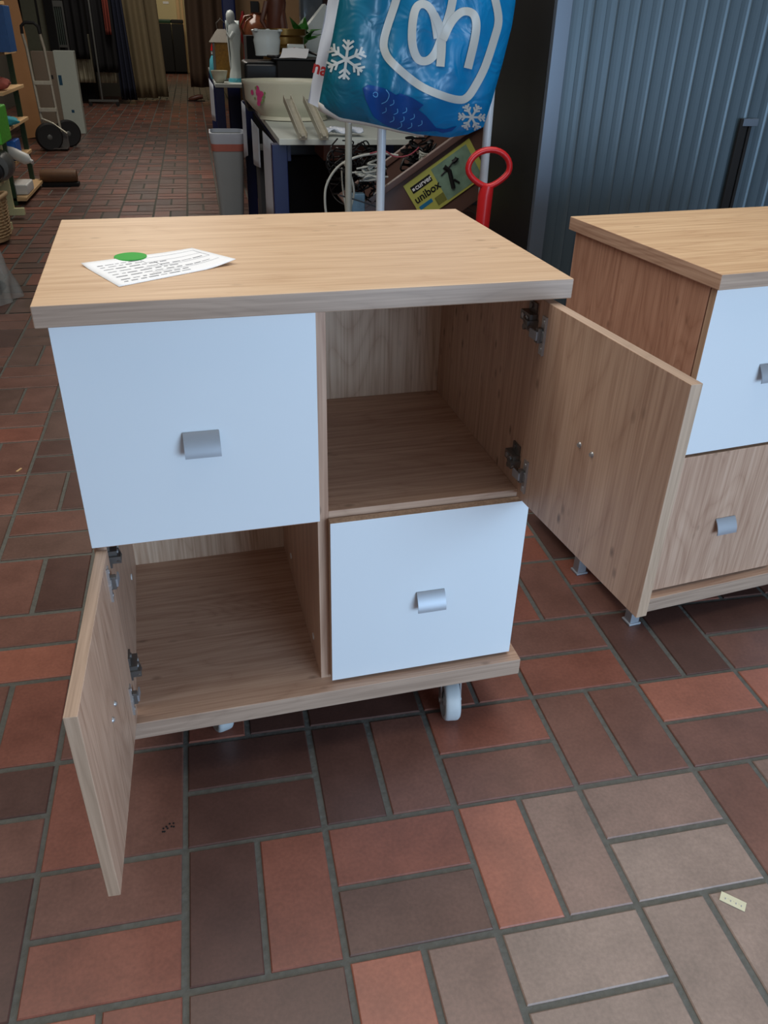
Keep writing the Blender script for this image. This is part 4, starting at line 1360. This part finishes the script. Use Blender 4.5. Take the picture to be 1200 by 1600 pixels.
for i, (xa, xb, yy, mt_, lb) in enumerate(((-1.78, -1.62, 10.6, plain('olive_panel', srgb(104, 106, 88), .7), 'olive grey partition panel left of the hand truck grip'),
                                          (-1.60, -1.43, 10.65, plain('olive_panel_lighter', srgb(116, 116, 98), .7), 'olive grey partition panel behind the hand truck grip'))):
    o = MB().box(xa - (xa + xb) / 2, xb - (xa + xb) / 2, 0, .03, 0, 2.1).build('partition_panel', mt_, None, bevel=.003, loc=((xa + xb) / 2, yy, 0))
    tag(o, lb, 'panel')
o = MB().box(-.05, .05, 0, .05, 0, 2.3).build('dark_post', BLACKM, None, loc=(at(80, 40, Y=10.5).x, 10.5, 0)); o.rotation_euler = (0, 0, 0)
tag(o, 'dark upright post right of the olive panels', 'post')
ra = thing('radiator_grille', 'grey-green slatted metal frame behind the long carton', 'frame', (-1.62, 12.4, 0))
MB().box(-.19, -.17, 0, .03, 0, 1.35).box(.07, .09, 0, .03, 0, 1.35).box(-.17, .07, 0, .03, 1.28, 1.35).box(-.17, .07, 0, .03, .80, .83).build('frame', DISC, ra)
m = MB()
for k in range(9): m.box(-.165 + k * .026, -.153 + k * .026, .005, .02, .83, 1.28)
m.build('slats', plain('grey_green_slats', srgb(70, 84, 78), .5), ra)


# ------------------------------------------------------------------ clothes rack and garments
def cloth(name, label, cat, xa, xb, Y, zt, zb_, mat, amp=.03, nf=5, flare=0.0, depth=.0, parent=None, lean=0, group=None, ph=0.0):
    w_ = xb - xa; cx = (xa + xb) / 2

    def f(s, t):
        ww = w_ * (1 + flare * t)
        return ((s - .5) * ww + lean * t, amp * math.sin(2 * PI * nf * s + ph) * (.5 + .5 * t) + .15 * amp * math.sin(9 * s + 3 * t), (zb_ - zt) * t - 0.0)
    m = MB(); m.grid(f, max(24, nf * 14), 10)
    if depth: m.grid(lambda s, t: tuple(Vector(f(1 - s, t)) + Vector((0, depth, 0))), nf * 8, 4)
    o = m.build(name, mat, parent, smooth='all', solid=.008, loc=(cx, Y, zt))
    if not parent: tag(o, label, cat, group)
    return o


rk = thing('clothes_rack', 'grey rolling clothes rack with dark garments near the curtain', 'rack', (-1.25, 13.3, 0))
MB().cyl((-.02, 0, .08), (-.02, 0, 1.7), .014, n=10).build('post', DISC, rk, smooth=True)
MB().cyl((-.3, 0, 1.7), (.35, 0, 1.7), .014, n=10).build('hanging_bar', DISC, rk, smooth=True)
MB().box(-.22, .22, -.015, .015, .06, .09).build('base_bar', DISC, rk)
for x in (-.2, .2): MB().cyl((x, -.02, .03), (x, .02, .03), .03, n=12).build('rack_wheel', RUBBER, rk, smooth=True)
cloth('black_coat', 'long black coat left of the grey rack post', 'coat', -1.72, -1.38, 13.5, 1.66, .62, COATB, .04, 3)
cloth('black_coat', 'long black coat right of the grey rack post', 'coat', -1.34, -.98, 13.45, 1.66, .45, COATB, .04, 3)
cloth('pleated_skirt', 'beige pleated skirt hanging below the left black coat', 'skirt', -1.62, -1.36, 13.62, .95, .30, BEIGEC, .02, 4)
cloth('pleated_skirt', 'beige pleated skirt hanging below the right black coat', 'skirt', -1.30, -1.04, 13.6, .75, .30, BEIGEC, .02, 4)
cloth('red_scarf', 'rust red scarf between the black coat and the navy robe', 'scarf', -1.09, -1.01, 13.36, 1.5, .95, REDC, .02, 2)
cloth('navy_robe', 'navy blue robe hanging between the clothes rack and the olive curtain', 'robe', -1.02, -.86, 13.7, 1.9, .06, COATN, .05, 3, flare=.5, lean=.05)
o = MB().box(-2.3 + 1.9, -1.4 + 1.9, 0, .6, 0, 1.9).build('dark_wardrobe', BLACKM, None, loc=(-1.95, 14.2, 0)); tag(o, 'dark cupboard behind the clothes rack', 'cupboard')
o = lump('black_shoe', 'pair of black shoes on the floor beneath the left black coat', 'shoes', (-1.58, 12.6, 0.0), .06, BLACKM, (1.4, 1.6, .7), 8)

# curtains in the doorway
cloth('curtain', 'olive brown curtain at the left of the far doorway', 'curtain', -.93, -.60, 14.5, 2.45, .03, OLIVE, .045, 2, flare=.12, lean=.10, ph=.6)
cloth('curtain', 'narrow olive brown curtain fold nearest the doorway opening', 'curtain', -.58, -.39, 14.66, 2.45, .04, OLIVE, .04, 1, flare=.12, lean=.07)
cloth('curtain', 'dark brown curtain at the right of the far doorway', 'curtain', .10, .80, 14.5, 2.45, .20, BROWNC, .06, 3, lean=-.02)
sh = thing('leather_shoe', 'brown leather shoe showing beneath the dark brown curtain', 'shoe', (.12, 14.35, 0))
m = MB(); m.tube([(-.10, 0, .025), (-.05, 0, .035), (0, 0, .045), (.07, 0, .065), (.14, 0, .07)], [.02, .036, .04, .04, .03], n=12)
m.build('upper', REDG if False else BROWNW, sh, smooth=True)
MB().box(-.12, .17, -.035, .035, 0, .012).build('sole', BLACKM, sh, bevel=.003)

# back room: two dark bins side by side
for k, (xx, lb) in enumerate(((-.44, 'black wheeled bin with green lid top beyond the doorway, the left one'), (-.14, 'black wheeled bin beyond the doorway, the right one'))):
    b_ = thing('wheeled_bin', lb, 'bin', (xx, 22.6, 0))
    MB().box(-.145, .145, -.2, .2, .04, 1.08).build('bin_body', BLACKM, b_, bevel=.02)
    MB().box(-.148, .148, -.22, .2, 1.085, 1.17).build('lid', GREENM if k == 0 else BLACKM, b_, bevel=.02)
    MB().cyl((-.14, .1, .07), (.14, .1, .07), .07, n=16).build('wheels', RUBBER, b_, smooth=True)
o = MB().box(-.07, .07, 0, .003, 0, .05).build('wall_notice', PAPER, None, loc=(-.38, 23.19, 1.50)); tag(o, 'small white notice on the cream wall beyond the doorway', 'notice')

# ------------------------------------------------------------------ litter on the floor
p = at(1145, 1409, Z=0)
lt = thing('paper_scrap', 'small cream printed paper scrap on the tiles at lower right', 'paper scrap', (p.x, p.y, .0005), -.75)
MB().box(-.019, .019, -.0085, .0085, 0, .0008).build('scrap', plain('cream_scrap', srgb(214, 208, 176), .7), lt)
m = MB()
for k in range(7): m.box(-.012 + k * .004, -.0105 + k * .004, -.003 + (k % 2) * .003, .0, .0009, .0012)
m.build('print', INK, lt)
p = at(30, 735, Z=0)
o = MB().box(-.011, .011, -.003, .003, 0, .002).build('wood_chip', PALEW, None, loc=(p.x, p.y, .0005), rz=1.1); tag(o, 'pale wood splinter on the tiles left of the cabinet', 'splinter')
p = at(263, 1293, Z=0)
m = MB()
for k in range(9):
    a = k * .7; m.cyl((.009 * math.cos(a * 1.9), .007 * math.sin(a * 2.3), 0), (.009 * math.cos(a * 1.9), .007 * math.sin(a * 2.3), .0004), .0018, n=7)
o = m.build('dirt_spot', BLACKM, None, loc=(p.x, p.y, .0002)); tag(o, 'dark dirt spot on a red-brown tile near the open lower door', 'stain')

# ------------------------------------------------------------------ things of one kind share a group phrase
kinds = {'wheeled_cabinet': 'oak and white cabinets', 'sale_table': 'blue legged sale tables', 'paper_sheet': 'loose white sheets',
         'drawer_runner': 'metal drawer runners on the table edge', 'curtain': 'curtains in the far doorway', 'black_coat': 'black coats on the rack',
         'pleated_skirt': 'pleated skirts on the rack', 'wheeled_bin': 'black bins beyond the doorway', 'shopping_bag': 'plastic bags on the rail',
         'cable': 'loose cables', 'bottle': 'white bottles on the left shelving', 'wardrobe': 'wardrobes beyond the tables',
         'partition_panel': 'olive grey partition panels', 'folded_cloth': 'cloth bundles on the left shelving', 'appliance_box': 'appliance boxes on the left shelving'}
for o in list(COL.objects):
    k = o.name.split('.')[0]
    if o.parent is None and 'label' in o and k in kinds:
        o['group'] = kinds[k]
